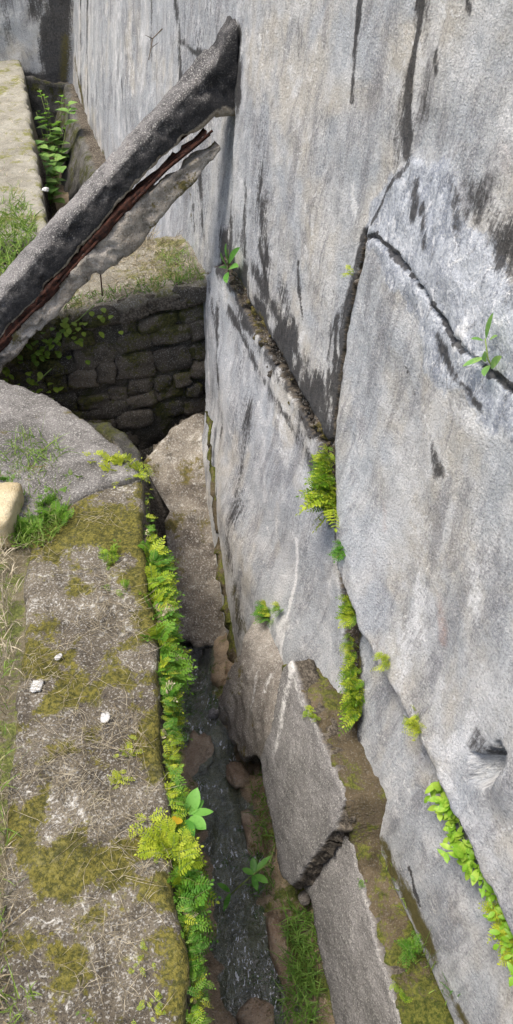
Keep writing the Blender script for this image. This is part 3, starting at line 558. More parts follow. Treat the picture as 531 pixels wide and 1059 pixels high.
# ground to the left
gl = [LA0 + LP * (LWID - .02), LA1 + LP * (LWID - .02) - LD * .2, [LA1[0] - .75, 1.8], [-2.5, 2.1], [-2.5, 3.0], SF.at(SWL - .05, 0, -.05)[:2], SF.at(SWL - .05, 0, -1.2)[:2], UF.at(0, .3)[:2], UF.at(ul, .36)[:2], EW.at(6, 0, 0)[:2], [-60, 4], [-60, -60], [8, -60], [8, LA0[1] - .01], [LA0[0] + .1, LA0[1] - .02]]
import bmesh
bm = bmesh.new(); bm.faces.new([bm.verts.new((x, y, float(zground(x, y)) - .012)) for x, y in gl]); bmesh.ops.triangulate(bm, faces=bm.faces[:]); me = bpy.data.meshes.new('ground'); bm.normal_update()
if bm.faces[:][0].normal.z < 0: bmesh.ops.reverse_faces(bm, faces=bm.faces[:])
bm.to_mesh(me); bm.free(); tag(link('ground', me, M['ground']), kind='structure')

# ================================================================== CHANNEL BED, WATER
ZW = -1.2
cl = np.array([on_z(x, y, ZW)[:2] for x, y in [(290, 1130), (272, 1059), (262, 1000), (250, 930), (240, 870), (226, 815), (213, 765), (200, 715), (190, 680), (184, 655), (180, 630)]])
hw = np.array([.075, .075, .075, .075, .08, .075, .075, .08, .115, .14, .14])
cl = np.concatenate([[cl[0] - unit(cl[1] - cl[0]) * 1.5], cl]); hw = np.append(.075, hw) * 1.25
def d_bed(u, v, s):
    p = np.stack([u, v], -1); d, near, t = seg_dist(p, cl, False); h = np.interp(t, np.linspace(0, 1, len(hw)), hw); e = d - h + .022 * fbm(u * 12, v * 12, 0, 19, 3)
    right = (p - near) @ -LP > 0
    z = np.where(e < 0, ZW - .035 - .16 * sstep(.70, .82, t) * np.clip(-e / .05, 0, 1) + .03 * np.clip(1 + e / h, 0, 1) ** 2, ZW - .005 + np.where(right, .55, .35) * np.clip(e, 0, .35))
    return z + .014 * fbm(u * 20, v * 20, 0, 23, 4)
bedp = [LA0 + LP * .1, LA1 + LP * .1 + LD * .1, SF.at(SWL, 0, .0)[:2], SF.at(-.1, 0, -.0)[:2], [WALL.at(-1.6, -1.3, -.05)[0], WALL.at(-1.6, -1.3, 0)[1]]]
tag(plate('stream_bed', bedp, FLAT, .012, .2, d_bed, M['soil'], warp=0, rnd=.001, cap=False), kind='structure')
wp_ = np.concatenate([cl + np.array([.22, .05]), (cl + np.array([-.2, -.05]))[::-1]])
tag(plate('stream_water', wp_, FLAT, .012, .02, lambda u, v, s: ZW + .004 * fbm(u * 22, v * 11, 0, 33, 3), M['water'], warp=0, rnd=.001, cap=False), kind='structure')

# ================================================================== SPILLWAY RAMP
r0 = on_wall(204, 436, .03); r1 = on_wall(243, 694, .03); rd = unit(r1 - r0); RD = unit(r1 - r0 - ((r1 - r0) @ PER) * PER)
RN = unit(np.cross(PER, RD)); RN = RN if RN[2] > 0 else -RN; RF = Frame(r0, PER, RD, RN)
def on_fr(px, py, fr, off=0): return fr.to(on_plane(px, py, fr.n, fr.n @ fr.o + off))
rp = np.array([on_fr(x, y, RF) for x, y in [(216, 428), (228, 520), (238, 600), (246, 660), (245, 694), (238, 700), (234, 688), (226, 672), (216, 668), (206, 672), (196, 664), (184, 660), (170, 640), (150, 600), (132, 560), (130, 500), (148, 482), (165, 458), (182, 438), (202, 426)]])
o = plate('spillway', rp, RF, .010, .09, lambda u, v, s: .02 * fbm(u * 4, v * 4, 0, 3, 3) + .006 * fbm(u * 22, v * 22, 0, 5, 3) + .05 * np.exp(-((u - .0) / .05) ** 2) * 0, M['ramp'], warp=.012, wscale=14, rnd=.02, rough=.6)
tag(o, 'brown worn concrete spillway ramp with a ragged broken lower lip above the pool', 'spillway')
# mossy groove strip between ramp and wall
gs = np.array([on_wall(*q, .05) for q in [(214, 425), (219, 480), (226, 540), (233, 600), (240, 650), (246, 690)]]); b = MB()
gs2 = np.concatenate([gs[:-1] + (gs[1:] - gs[:-1]) * t for t in np.linspace(0, 1, 12, endpoint=False)[:, None, None]]); gs2 = gs2[np.argsort(gs2[:, 2])[::-1]]; b.tube(gs2, .006, .032, 10); vv = b.v[0]; b.v[0] = vv + .022 * fbm(vv[:, 0] * 22, vv[:, 1] * 22, vv[:, 2] * 22, 3)[:, None] * np.linspace(.4, 1, len(vv))[:, None] * NRM + .012 * fbm(vv[:, 0] * 50, vv[:, 1] * 50, vv[:, 2] * 50, 6)[:, None]
b.build('moss_strip', M['moss'])['kind'] = 'stuff'

# ================================================================== BROKEN APRON SLABS
AK, AA = .40, .93
AN = np.array([1, SL, -AK]); an = np.linalg.norm(AN); ANn = -AN / an; av = unit(np.cross(ANn, H)); av = av if av[2] > 0 else -av
def apron(off=0.0, tilt=0.0): return Frame(np.array([AA, 0, 0]) + ANn * off, H, av, ANn)
def slab(label, px, off, T, mat, d, **k):
    fr = apron(off); p = np.array([on_fr(x, y, fr) for x, y in px])
    runs = [(np.array([on_fr(x, y, fr) for x, y in q]), wd, st_) for q, wd, st_ in [([(303, 690), (296, 715), (290, 745), (284, 780)], .020, .62), ([(300, 690), (312, 730)], .008, .6), ([(296, 655), (300, 690)], .022, .8), ([(262, 690), (258, 740)], .012, .45), ([(272, 690), (266, 720)], .018, .4)]]
    def sm(u, v):
        q = np.stack([u, v], -1); m = np.zeros((len(u), 3))
        for P, wd, st_ in runs: m[:, 2] = np.maximum(m[:, 2], st_ * np.exp(-(seg_dist(q, P, False)[0] / wd) ** 2))
        return m, np.zeros((len(u), 3))
    o = plate('broken_slab', p, fr, .0085, T, d, mat, masks=sm, **k); return tag(o, label, 'slab', 'broken apron slabs at the wall foot')
dd = lambda u, v, s: .004 * fbm(u * 8, v * 8, 0, 71, 3) + .0015 * fbm(u * 60, v * 60, 0, 72, 2)
s1 = slab('large speckled grey slab with a white streak, tipped against the wall foot', [(292, 688), (300, 684), (318, 735), (340, 785), (357, 826), (344, 858), (320, 888), (303, 918), (290, 905), (280, 850), (270, 800), (268, 785), (282, 740)], .075, .085, M['slab'], dd, warp=.008, wscale=26, rnd=.007, rough=.5, seed=11)
s2 = slab('long lower grey slab below the open break, its top edge beside the mossy ledge', [(345, 800), (356, 838), (362, 862), (378, 930), (396, 1000), (420, 1075), (445, 1170), (372, 1190), (348, 1075), (330, 980), (320, 930), (305, 905), (322, 850)], .0, .12, M['slab'], dd, warp=.008, wscale=26, rnd=.007, rough=.4, seed=12)
s3 = slab('brown eroded slab with a curled lower lip, between the spillway and the white-streaked slab', [(236, 696), (246, 670), (250, 630), (262, 600), (292, 605), (306, 660), (306, 692), (290, 735), (276, 782), (262, 786), (248, 782), (236, 762), (226, 742), (228, 715)], .05, .07, M['slab_brown'], lambda u, v, s: .010 * fbm(u * 6, v * 6, 0, 81, 3) + .005 * fbm(u * 30, v * 30, 0, 82, 2) - .16 * sstep(-.86, -.55, v), warp=.016, wscale=22, rnd=.012, rough=.7, seed=13)
# mossy ledge behind them
LZ = -.69
top1 = [on_plane(x, y, ANn, ANn @ np.array([AA, 0, 0]) + .075) for x, y in [(292, 684), (318, 735), (340, 785), (357, 826)]]; top2 = [on_plane(x, y, ANn, ANn @ np.array([AA, 0, 0])) for x, y in [(366, 870), (380, 930), (397, 1000), (422, 1075), (450, 1170)]]
TE = np.array(top1 + top2); ox = np.argsort(TE[:, 1])
def zb(y): return np.interp(y, TE[ox, 1], TE[ox, 2]) - .008
mpl = [q[:2] for q in TE]; mpr = [[X0 - SL * q[1] + BAT * q[2] + .06, q[1]] for q in TE[::-1]]
tag(plate('moss_bank', np.array(mpl + mpr), FLAT, .01, .35, lambda u, v, s: zb(v) + .010 * fbm(u * 9, v * 9, 0, 91, 3) + .008 * fbm(u * 40, v * 40, 0, 92, 2), M['moss'], warp=.006, rnd=.012, rough=.2), kind='structure')
# rubble in the break between slabs
def rock(px, py, z, size, mat, label, cat='stone', group=None, seed=0, name='stone', rot=0, amp=.28):
    v, f = lump(seed, size, 3, amp); c = on_z(px, py, z); R = np.array(Matrix.Rotation(rot, 3, 'Z')); o = link(name, mesh(name, v @ R.T, f), mat); o.location = c
    return tag(o, label, cat, group)
rock(322, 912, -1.0, (.026, .02, .018), M['slab_brown'], 'small pale stone wedged in the break between the two grey slabs', seed=3, group='stones jammed in the slab break')
rock(330, 893, -.95, (.022, .02, .02), M['slab_brown'], 'small pale stone wedged in the break between the two grey slabs', seed=4, group='stones jammed in the slab break')
rock(315, 928, -1.05, (.02, .022, .016), M['slab_brown'], 'small pale stone wedged in the break between the two grey slabs', seed=5, group='stones jammed in the slab break')
rock(262, 862, ZW + .0, (.035, .085, .03), M['rock'], 'long tan stone at the water edge beside the large speckled slab', seed=6, rot=.25)
rock(266, 1052, ZW + .015, (.055, .045, .04), M['rock'], 'pale brown stone standing in the stream at its widest run', seed=8, rot=.4)
rock(290, 985, ZW + .01, (.03, .13, .03), M['rock'], 'long reddish stone bank edging the stream beside the grass', seed=9, rot=.28)
rock(228, 704, -1.22, (.035, .05, .08), M['soil'], 'dark mossy rock hollowed out under the spillway lip', seed=10, amp=.45)
rock(246, 800, ZW + .02, (.04, .06, .03), M['rock'], 'brown stone below the curled lip of the eroded slab', seed=12, rot=.5)
rock(205, 780, ZW - .01, (.06, .10, .03), M['rock'], 'broad tan stone under shallow water below the pool', seed=14, rot=-.2)
rock(221, 738, ZW + .01, (.022, .02, .02), M['slab'], 'small grey pebble at the outlet of the pool', 'pebble', seed=15)

# ================================================================== STRUT
st0 = on_wall(240, 75, .02); SPN = -H; SPd = SPN @ st0
def on_st(px, py): return on_plane(px, py, SPN, SPd)
strut = thing('concrete_strut', 'broken dark concrete strut slanting down from the wall, rusty steel showing', 'strut', tuple(on_st(-40, 330)))
def loft(name, up, lo, dep, mat, parent, nz, seed, ns=150, sx=44, edge_low=True, sq=9.0):
    up = np.array([on_st(*q) for q in up]); lo = np.array([on_st(*q) for q in lo])
    def rs(P, n):
        L = np.append(0, np.cumsum(np.linalg.norm(np.diff(P, axis=0), axis=1))); t = np.linspace(0, L[-1], n); return np.stack([np.interp(t, L, P[:, k]) for k in range(3)], -1)
    A, B = rs(up, ns), rs(lo, ns); V_ = []; e = []; uvl = []
    for i in range(ns):
        c = (A[i] + B[i]) / 2; hy = (A[i] - B[i]) / 2; dv = dep[0] + (dep[1] - dep[0]) * i / (ns - 1)
        for k in range(sx):
            a = 2 * math.pi * k / sx; x, y = math.cos(a), math.sin(a); r = (abs(x) ** sq + abs(y) ** sq) ** (-1 / sq); x, y = x * r, y * r
            V_.append(c + hy * y + H * dv * (x * .5 + .5)); e.append(1.0 if (y < -.8) else 0); uvl.append((i, k))
    V_ = np.array(V_); cc = np.repeat((A + B) / 2, sx, 0) + H * np.mean(dep) / 2; dr = V_ - cc; dr /= np.linalg.norm(dr, axis=1)[:, None]
    V_ = V_ + dr * (nz * fbm(V_[:, 0] * 9, V_[:, 1] * 9, V_[:, 2] * 9, seed, 4) + nz * .45 * fbm(V_[:, 0] * 38, V_[:, 1] * 38, V_[:, 2] * 38, seed, 4) - nz * 1.2 * sstep(.35, .6, fbm(V_[:, 0] * 16, V_[:, 1] * 16, V_[:, 2] * 16, seed + 40, 3)))[:, None]
    f = [[i * sx + k, i * sx + (k + 1) % sx, (i + 1) * sx + (k + 1) % sx, (i + 1) * sx + k] for i in range(ns - 1) for k in range(sx)]
    f += [list(range(sx))[::-1], [(ns - 1) * sx + k for k in range(sx)]]
    me = mesh(name, V_, f); z = np.zeros((len(V_), 3)); z[:, 2] = np.array(e) * (1 if edge_low else 0); attr(me, 'm2', z); z2 = np.zeros((len(V_), 3)); aa = np.tile(np.arange(sx) * 2 * math.pi / sx, ns); z2[:, 1] = (.55 * ((np.cos(aa) < -.4) & (np.sin(aa) < .62)) + .5 * np.exp(-((np.sin(aa) + .5) / .35) ** 2) * (np.cos(aa) < .1) + .5 * (np.repeat(np.arange(ns) / ns, sx) > .93)) if edge_low else 0; attr(me, 'm1', z2); o = link(name, me, mat); keep_world(o, parent); return o  # m1: near side shaded in colour so the beam reads angular, plus black algae
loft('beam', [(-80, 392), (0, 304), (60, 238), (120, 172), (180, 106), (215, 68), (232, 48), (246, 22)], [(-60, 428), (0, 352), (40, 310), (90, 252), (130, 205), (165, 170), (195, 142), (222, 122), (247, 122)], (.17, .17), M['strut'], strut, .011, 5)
loft('broken_cover', [(-70, 436), (0, 359), (50, 306), (100, 251), (145, 207), (190, 172), (228, 151)], [(-60, 470), (10, 378), (45, 340), (80, 303), (125, 272), (160, 235), (195, 196), (226, 160), (229, 156)], (.15, .08), M['strut_low'], strut, .014, 8, edge_low=False)
loft('rusted_core', [(-80, 420), (0, 346), (45, 302), (95, 246), (140, 200), (175, 168), (205, 145), (214, 135)], [(-60, 440), (0, 366), (45, 318), (95, 261), (140, 211), (175, 176), (200, 154), (214, 138)], (.12, .05), M['rust'], strut, .012, 15, edge_low=False)
for dy, dep in ((0, .0), (5, .03), (-3, .13)):
    P = [on_st(x, y + dy) + H * dep for x, y in [(-60, 428), (0, 357), (45, 311), (95, 256), (140, 207), (175, 172), (205, 148), (220, 135)]]; b = MB(); b.tube(P, .007, .005, 7); b.v[0] += .003 * fbm(b.v[0][:, 0] * 60, b.v[0][:, 1] * 60, b.v[0][:, 2] * 60, 4)[:, None]; b.build('reinforcing_bar', M['rust'], strut)
b = MB(); b.tube([on_st(104, 262) + H * .05, on_st(106, 285) + H * .05, on_st(108, 311) + H * .05], .004, .003, 6); b.build('stirrup_wire', M['rust'], strut)

# ================================================================== LOOSE PIECES on the ledge
def onl(px, py): 
    p = on_z(px, py, 0); return p
v, f = lump(21, (.05, .10, .06), 4, .05, 8.0); o = link('stone_block', mesh('stone_block', v, f), M['tan']); o.location = on_z(3, 532, .03); tag(o, 'squared tan stone block on the grass beside the mossy ledge', 'stone')
chips = [((38, 709), (.013, .015, .0018), 'square white chip of plaster lying on the mossy ledge'), ((61, 679), (.011, .007, .0015), 'oval white flake beyond the square chip on the mossy ledge'), ((109, 742), (.013, .010, .002), 'bluish white scrap lying in the straw of the mossy ledge')]
for k, (q, s, l) in enumerate(chips):
    v, f = lump(30 + k, s, 3, .3, 6 if k == 0 else 3); o = link('plaster_chip', mesh('plaster_chip', v, f), M['chip']); o.location = on_z(*q, .008); o.rotation_euler = (.1, -.08, k * .7); tag(o, l, 'chip', 'white chips on the ledge')
v, f = lump(36, (.022, .016, .010), 3, .35); o = link('plaster_chip', mesh('plaster_chip', v, f), M['chip']); o.location = UF.at(.62, -.02, .02); tag(o, 'white chip on the corner of the pale upper channel edge by the strut', 'chip', 'white chips on the ledge')

# ================================================================== PLANTS
def frond(b, base, d, L, droop, np_=8, wl=.30, up=(0, 0, 1)):
    d = unit(d); sd0 = np.cross(d, up); sd = unit(sd0 if np.linalg.norm(sd0) > .05 else np.cross(d, [1, .2, .1])); u = np.cross(sd, d); P = []
    for i in range(np_ + 1):
        t = i / np_; P.append(np.asarray(base) + d * L * t - np.array([0, 0, 1.0]) * droop * L * t * t)
    for i in range(1, np_ + 1):
        t = i / np_; tg = unit(P[i] - P[i - 1]); l = L * wl * math.sin(math.pi * (.18 + .80 * t)) ** .8 + L * .03
        for sg in (-1, 1):
            pd = unit(sd * sg + tg * .55 + u * rng.uniform(-.25, .25)); ps = np.cross(pd, u)
            for q in (.0, .5):
                c = P[i] + pd * l * q * .9; b.dia(c, pd + tg * rng.uniform(-.2, .2), ps, l * .55, l * .26, u)
                if q == 0: b.dia(c + pd * l * .3, pd + ps * .9, tg, l * .36, l * .18, u); b.dia(c + pd * l * .3, pd - ps * .9, tg, l * .36, l * .18, u)
    b.dia(P[-1], P[-1] - P[-2], sd, L * .14, L * .1, u)
    return P
def fern(roots, n, L, mean, spread, droop, mat, label, group=None, cat='fern', name='fern', lfun=None, wl=.32, upv=(0, 0, 1), mixm=()):
    """roots: 3-D polyline the fronds spring from; mixm: (material, share) of odd fronds"""
    roots = np.asarray(roots, float); B = [MB() for _ in range(1 + len(mixm))]; s = MB()
    for k in range(n):
        t = rng.random(); x = t * (len(roots) - 1); i = min(int(x), len(roots) - 2); c = roots[i] + (roots[i + 1] - roots[i]) * (x - i)
        c = c + rng.normal(size=3) * .008; d = unit(np.asarray(mean) + rng.normal(size=3) * spread); l = L * rng.uniform(.35, 1.25) * (lfun(t) if lfun else 1)
        r = rng.random(); q = 0
        for j_, (_, sh) in enumerate(mixm):
            if r < sh: q = j_ + 1; break
            r -= sh
        P = frond(B[q], c, d, l, droop * rng.uniform(.3, 1.6), 10 if l > .05 else 7, wl * rng.uniform(.75, 1.2), upv); s.tube(P[::2], .0009, .0005, 3)
    o = thing(name, label, cat, tuple(roots.mean(0)), group)
    for b, m in zip(B, [mat] + [q[0] for q in mixm]):
        if b.n: b.build('fronds', m, o)['kind'] = 'stuff'
    s.build('stems', M['stem'], o)['kind'] = 'stuff'; return o
OUT = np.array([*-LP, 0])
# ferns along the ledge edge
band = [(493, .035, 8), (522, .03, 8), (552, .065, 26), (582, .09, 34), (612, .105, 38), (642, .10, 36), (672, .10, 34), (702, .09, 32), (735, .07, 28), (770, .05, 22), (805, .05, 22), (840, .05, 22), (875, .075, 30), (912, .085, 34), (950, .08, 32), (990, .065, 28), (1030, .05, 22), (1068, .045, 18)]
xs = lambda y: 195 - .0876 * (1059 - y)
for k, (y, L, n) in enumerate(band):
    e0, e1 = on_z(xs(y - 16) + 1, y - 16, -.02), on_z(xs(y + 18) + 1, y + 18, -.02); r = [e0, e1 + OUT * .008 - [0, 0, .05], e0 + OUT * .004 - [0, 0, .11], e1 - [0, 0, .16]]
    where = 'opposite the upper spillway' if y < 600 else 'opposite the spillway lip' if y < 680 else 'beside the pool' if y < 750 else 'opposite the eroded brown slab' if y < 830 else 'opposite the large speckled slab' if y < 930 else 'opposite the long lower slab'
    kk = rng.uniform(.75, 1.25); fern(r, int(n * 4.6 * rng.uniform(.5, 1.15)) + 8, L * .62 * kk, OUT * .85 + np.array([0, 0, .55]), .8, .5, M['fern'] if rng.random() < .75 else M['fern_dark'], 'feathery bright green fern clump on the ledge edge ' + where, 'ferns lining the ledge edge', mixm=((M['fern_yellow'], .28), (M['fern_dark'], .2), (M['dry'], .03)))
def tuft(px, py, L, n, mat, label, r=.02, zz=.004, group='small fern tufts on the ledge', z=.75):
    p = on_z(px, py, zz); roots = [p + np.array([rng.normal() * r, rng.normal() * r, 0]) for _ in range(5)]; return fern(roots, n, L, (0, 0, z), .8, .3, mat, label, group)
tuft(122, 480, .06, 50, M['fern_yellow'], 'lime fern tuft at the corner where the ledge meets the bare slab', .03)
tuft(140, 486, .05, 26, M['fern_yellow'], 'lime fern sprig spilling over the far corner of the ledge', .015)
tuft(74, 496, .04, 14, M['fern'], 'small green fern tuft where slab and mossy ledge join beside the weeds', .014)
tuft(112, 582, .035, 26, M['fern'], 'loose bright fern tuft in the middle of the mossy part of the ledge', .03)
tuft(120, 562, .025, 8, M['fern'], 'tiny fern sprig beyond the loose fern tuft on the ledge', .01)
tuft(126, 612, .03, 12, M['fern'], 'small fern sprig beside the ledge edge after the loose tuft', .015)
tuft(132, 778, .028, 16, M['fern_yellow'], 'yellow-green sprig near the ledge edge next to the bluish scrap', .014)
tuft(121, 808, .024, 16, M['fern_yellow'], 'short lime sprig on the straw below the yellow-green one', .012)
tuft(165, 868, .05, 40, M['fern_yellow'], 'full lime fern clump on the ledge beside the plant with the yellow leaf', .026)
tuft(178, 890, .04, 18, M['fern_yellow'], 'lime fern clump overhanging the ledge edge below the yellow leaf', .014)
tuft(149, 992, .018, 14, M['fern_yellow'], 'compact rounded lime sprig on bare ledge concrete', .008)
tuft(160, 1042, .018, 16, M['fern_yellow'], 'flat lime sprig lying across the ledge near its straw', .014, z=.4)
tuft(90, 1056, .02, 8, M['fern'], 'pale green sprig among moss far from the ledge edge', .008)
# ferns on the wall
def wfern(pts, n, L, mat, label, mean=None, spread=.5, droop=.3, lfun=None, off=.02, wl=.34):
    r = [on_wall(*q, off) for q in pts]; return fern(r, int(n * 1.5), L * .85, NRM * 1.0 + V * .25 if mean is None else mean, spread, droop, mat, label, 'ferns rooted in the wall cracks', lfun=lfun, wl=wl, upv=V, mixm=((M['fern_yellow'], .45),))
wfern([(338, 466), (341, 485), (345, 505), (347, 522)], 110, .11, M['fern'], 'large cone-shaped fern at the point of the V-shaped wall crack', NRM * 1.0 + V * .1 - H * .0, .6, .35, lambda t: .35 + .75 * t)
wfern([(358, 560), (361, 574)], 16, .055, M['fern_dark'], 'small dark green fern in the crack under the cone-shaped fern', spread=.6, off=.035)
wfern([(365, 616), (367, 640)], 26, .055, M['fern'], 'mid-sized bright fern in the crack above the long trailing fern', spread=.55)
wfern([(362, 660), (366, 690), (371, 715), (372, 735)], 70, .075, M['fern'], 'long trailing fern low in the vertical wall crack', spread=.6, droop=.5, lfun=lambda t: .5 + .6 * t)
wfern([(398, 673), (401, 688)], 14, .034, M['fern_yellow'], 'tiny yellow fern at the upper part of the diagonal ridge', spread=.6, off=.05)
wfern([(428, 738), (436, 762)], 24, .036, M['fern_yellow'], 'small yellow-green fern midway along the diagonal ridge', spread=.6, off=.05)
wfern([(273, 622), (282, 640)], 24, .06, M['fern_dark'], 'dark green sprig on the stained wall foot above the eroded slab', spread=.6, off=.06)
wfern([(291, 624), (288, 632)], 8, .035, M['fern_dark'], 'very small sprig beside the dark green one at the wall foot', spread=.6, off=.06)
wfern([(321, 734), (327, 742)], 16, .036, M['fern'], 'small fern on the mossy top edge of the white-streaked slab', spread=.7, off=.12)
wfern([(365, 286), (367, 280)], 6, .03, M['fern_yellow'], 'tiny yellowish sprig in the right arm of the V-shaped crack', spread=.7)
# leafy creeper along the ridge
cpts = np.array([on_wall(*q, .0) for q in [(460, 806), (468, 828), (475, 850), (482, 875), (497, 890), (510, 910), (522, 935), (531, 960), (545, 990), (560, 1020)]])
cre = thing('creeper', 'lime green leafy creeper trailing down the diagonal ridge of the wall', 'creeper', tuple(cpts[4])); b = MB(); s = MB(); s.tube(cpts, .003, .002, 5)
for k in range(300):
    t = rng.random() ** .8; x = t * (len(cpts) - 1); i = min(int(x), len(cpts) - 2); c = cpts[i] + (cpts[i + 1] - cpts[i]) * (x - i) + NRM * abs(rng.normal()) * .018 + H * rng.normal() * .018 + V * rng.normal() * .012
    d = unit(NRM * .8 + H * rng.normal() * .9 + V * rng.normal() * .8); x = MB() if t < .45 else b; x.leaf(c, d, V + NRM * .6, (.036 if t < .45 else .024) * rng.uniform(.6, 1.1), (.017 if t < .45 else .012) * rng.uniform(.7, 1.1), .3)
    if x is not b: x.build('leaf', M['lime_leaf'], cre)
b.build('leaves', M['lime_leaf'], cre)['kind'] = 'stuff'; s.build('stem', M['stem'], cre)
wfern([(515, 930), (530, 975), (545, 1010)], 60, .045, M['fern_yellow'], 'yellow-tipped fern fringe under the lower end of the leafy creeper', spread=.6, off=.01)
# broad-leaved plants
def plant(label, root, leaves, stems, mat, name='seedling', cat='plant', group=None, extra=None):
    o = thing(name, label, cat, tuple(root), group); s = MB()
    for P, r in stems: s.tube(P, r, r * .6, 5)
    s.build('stem', M['stem'], o)
    for (base, tip, wd, up) in leaves:
        b = MB(); d = np.asarray(tip) - np.asarray(base); b.leaf(base, d, up, np.linalg.norm(d), wd, .12, .25, 7); b.build('leaf', mat, o)
    if extra: extra(o)
    return o
def wp(px, py, off): return on_wall(px, py, off)
vtx = NRM + V * .4
plant('broad-leaved seedling growing from the crack in the blue-grey wall patch', wp(512, 384, 0), [(wp(503, 350, .03), wp(507, 324, .05), .016, NRM), (wp(500, 352, .03), wp(488, 349, .06), .014, V + NRM), (wp(501, 370, .02), wp(478, 377, .06), .016, V + NRM), (wp(503, 374, .02), wp(499, 362, .05), .014, NRM + V), (wp(505, 378, .02), wp(500, 386, .06), .018, V + NRM), (wp(508, 380, .02), wp(515, 369, .05), .02, NRM), (wp(506, 352, .03), wp(513, 346, .04), .012, V + NRM)], [([wp(514, 386, -.01), wp(505, 372, .02), wp(502, 350, .03)], .0025)], M['pale_leaf'])
plant('small dark-green sprig where the left arm of the crack meets the terrace grass', wp(236, 282, 0), [(wp(235, 275, .02), wp(227, 262, .06), .04, NRM), (wp(236, 270, .02), wp(232, 252, .05), .035, NRM), (wp(237, 272, .02), wp(243, 256, .05), .035, NRM), (wp(234, 278, .02), wp(226, 275, .06), .035, V + NRM), (wp(237, 278, .02), wp(243, 272, .05), .035, V + NRM), (wp(235, 282, .02), wp(233, 290, .06), .03, V + NRM)], [([wp(237, 286, -.02), wp(236, 270, .02), wp(236, 258, .03)], .003)], M['broad'])
def pz(px, py, z): return on_z(px, py, z)
def yl(o): b = MB(); b.leaf(pz(186, 846, -.04), pz(178, 852, .0) - pz(186, 846, -.04), (0, -.3, 1), .035, .026, .2); y = b.build('leaf', M['yellow'], o); y['label'] = 'withered yellow leaf'
plant('broad-leaved green plant with one yellow leaf among the ledge ferns', pz(190, 850, -.12), [(pz(196, 842, -.07), pz(204, 815, -.03), .034, (0, -.3, 1)), (pz(198, 842, -.06), pz(221, 838, -.06), .02, (0, 0, 1)), (pz(196, 846, -.06), pz(213, 856, -.05), .032, (0, 0, 1)), (pz(193, 848, -.06), pz(196, 872, -.02), .034, (0, -.2, 1)), (pz(192, 844, -.06), pz(183, 830, -.03), .024, (0, 0, 1)), (pz(196, 843, -.06), pz(211, 826, -.06), .02, (0, 0, 1))], [([pz(189, 850, -.2), pz(192, 846, -.1), pz(197, 842, -.06)], .003)], M['broad'], extra=yl)
plant('slender green plant leaning over the stream below the speckled slab', pz(240, 925, ZW), [(pz(262, 903, -1.02), pz(280, 884, -1.0), .02, (0, 0, 1)), (pz(263, 903, -1.02), pz(262, 886, -1.0), .025, (0, 0, 1)), (pz(262, 904, -1.02), pz(251, 898, -1.0), .022, (0, 0, 1)), (pz(264, 905, -1.02), pz(277, 912, -1.0), .026, (0, 0, 1)), (pz(262, 905, -1.02), pz(266, 920, -1.0), .022, (0, 0, 1)), (pz(238, 922, -1.1), pz(226, 913, -1.05), .02, (0, 0, 1)), (pz(238, 924, -1.1), pz(232, 940, -1.05), .018, (0, 0, 1))], [([pz(232, 932, -1.2), pz(246, 918, -1.08), pz(264, 903, -1.02)], .004), ([pz(264, 903, -1.02), pz(279, 893, -1.0), pz(284, 876, -.96)], .0025)], M['broad'])
# leafy weeds in the upper gutter
def weed(px, py, z, n, L, mat, label, hgt=.18, sp=.10):
    c = on_z(px, py, z); o = thing('weed', label, 'weed', tuple(c), 'weeds in the upper gutter'); s = MB(); b = MB()
    for k in range(n):
        tip = c + np.array([rng.normal() * sp, rng.normal() * sp, hgt * rng.uniform(.4, 1.2)]); s.tube([c + rng.normal(size=3) * .02, (c + tip) / 2 + [0, 0, .02], tip], .003, .0015, 4)
        for q in range(6):
            a = rng.random() * 6.28; bs = c + (tip - c) * rng.uniform(.4, 1); x = MB() if L > .09 else b; x.leaf(bs, (math.cos(a), math.sin(a), .35), (0, 0, 1), L * rng.uniform(.6, 1.1), L * .75, .3)
            if x is not b: x.build('leaf', mat, o)
    s.build('stems', M['stem'], o)['kind'] = 'stuff'
    if b.n: b.build('leaves', mat, o)['kind'] = 'stuff'
weed(50, 222, -.5, 10, .12, M['pale_leaf'], 'pale round-leaved weed in the gutter beside the strut', .5, .09)
weed(60, 195, -.5, 7, .12, M['pale_leaf'], 'pale large-leaved weed in the middle of the gutter', .55, .09)
weed(60, 165, -.45, 12, .06, M['fern_dark'], 'darker small-leaved weed farther along the gutter', .5, .15)
weed(72, 150, -.42, 8, .05, M['fern_dark'], 'thin dark weed against the mossy footing', .3, .1)
weed(62, 112, -.3, 8, .05, M['vine'], 'yellowish sprig under the stained end wall', .3, .1)
# vine leaves over the left of the stone wall
vr = [SF.at(u, top_z(u) - z, .05) for u, z in [(.55, .0), (.75, .06), (.95, .02), (1.1, .12), (.8, .2), (1.0, .3)]]
for k, (u, z, n) in enumerate([(.58, .02, 22), (.72, .1, 30), (.9, .05, 34), (1.05, .15, 30), (.82, .28, 22)]):
    c = SF.at(u, top_z(u) - z, .05); o = thing('vine', 'leafy green vine spray clinging to the dark stone wall under the strut', 'vine', tuple(c), 'vine sprays on the stone wall'); b = MB(); s = MB()
    s.tube([c + PER * -.08 + np.array([0, 0, .06]), c, c + PER * .1 - np.array([0, 0, .05])], .003, .002, 4)
    for q in range(n): b.leaf(c + PER * rng.normal() * .07 + np.array([0, 0, rng.normal() * .05]) - H * rng.uniform(0, .04), -H + PER * rng.normal() * .8 + np.array([0, 0, rng.normal() * .6]), (0, 0, 1), .035 * rng.uniform(.6, 1.2), .026, .3)
    b.build('leaves', M['vine'], o)['kind'] = 'stuff'; s.build('stem', M['stem'], o)

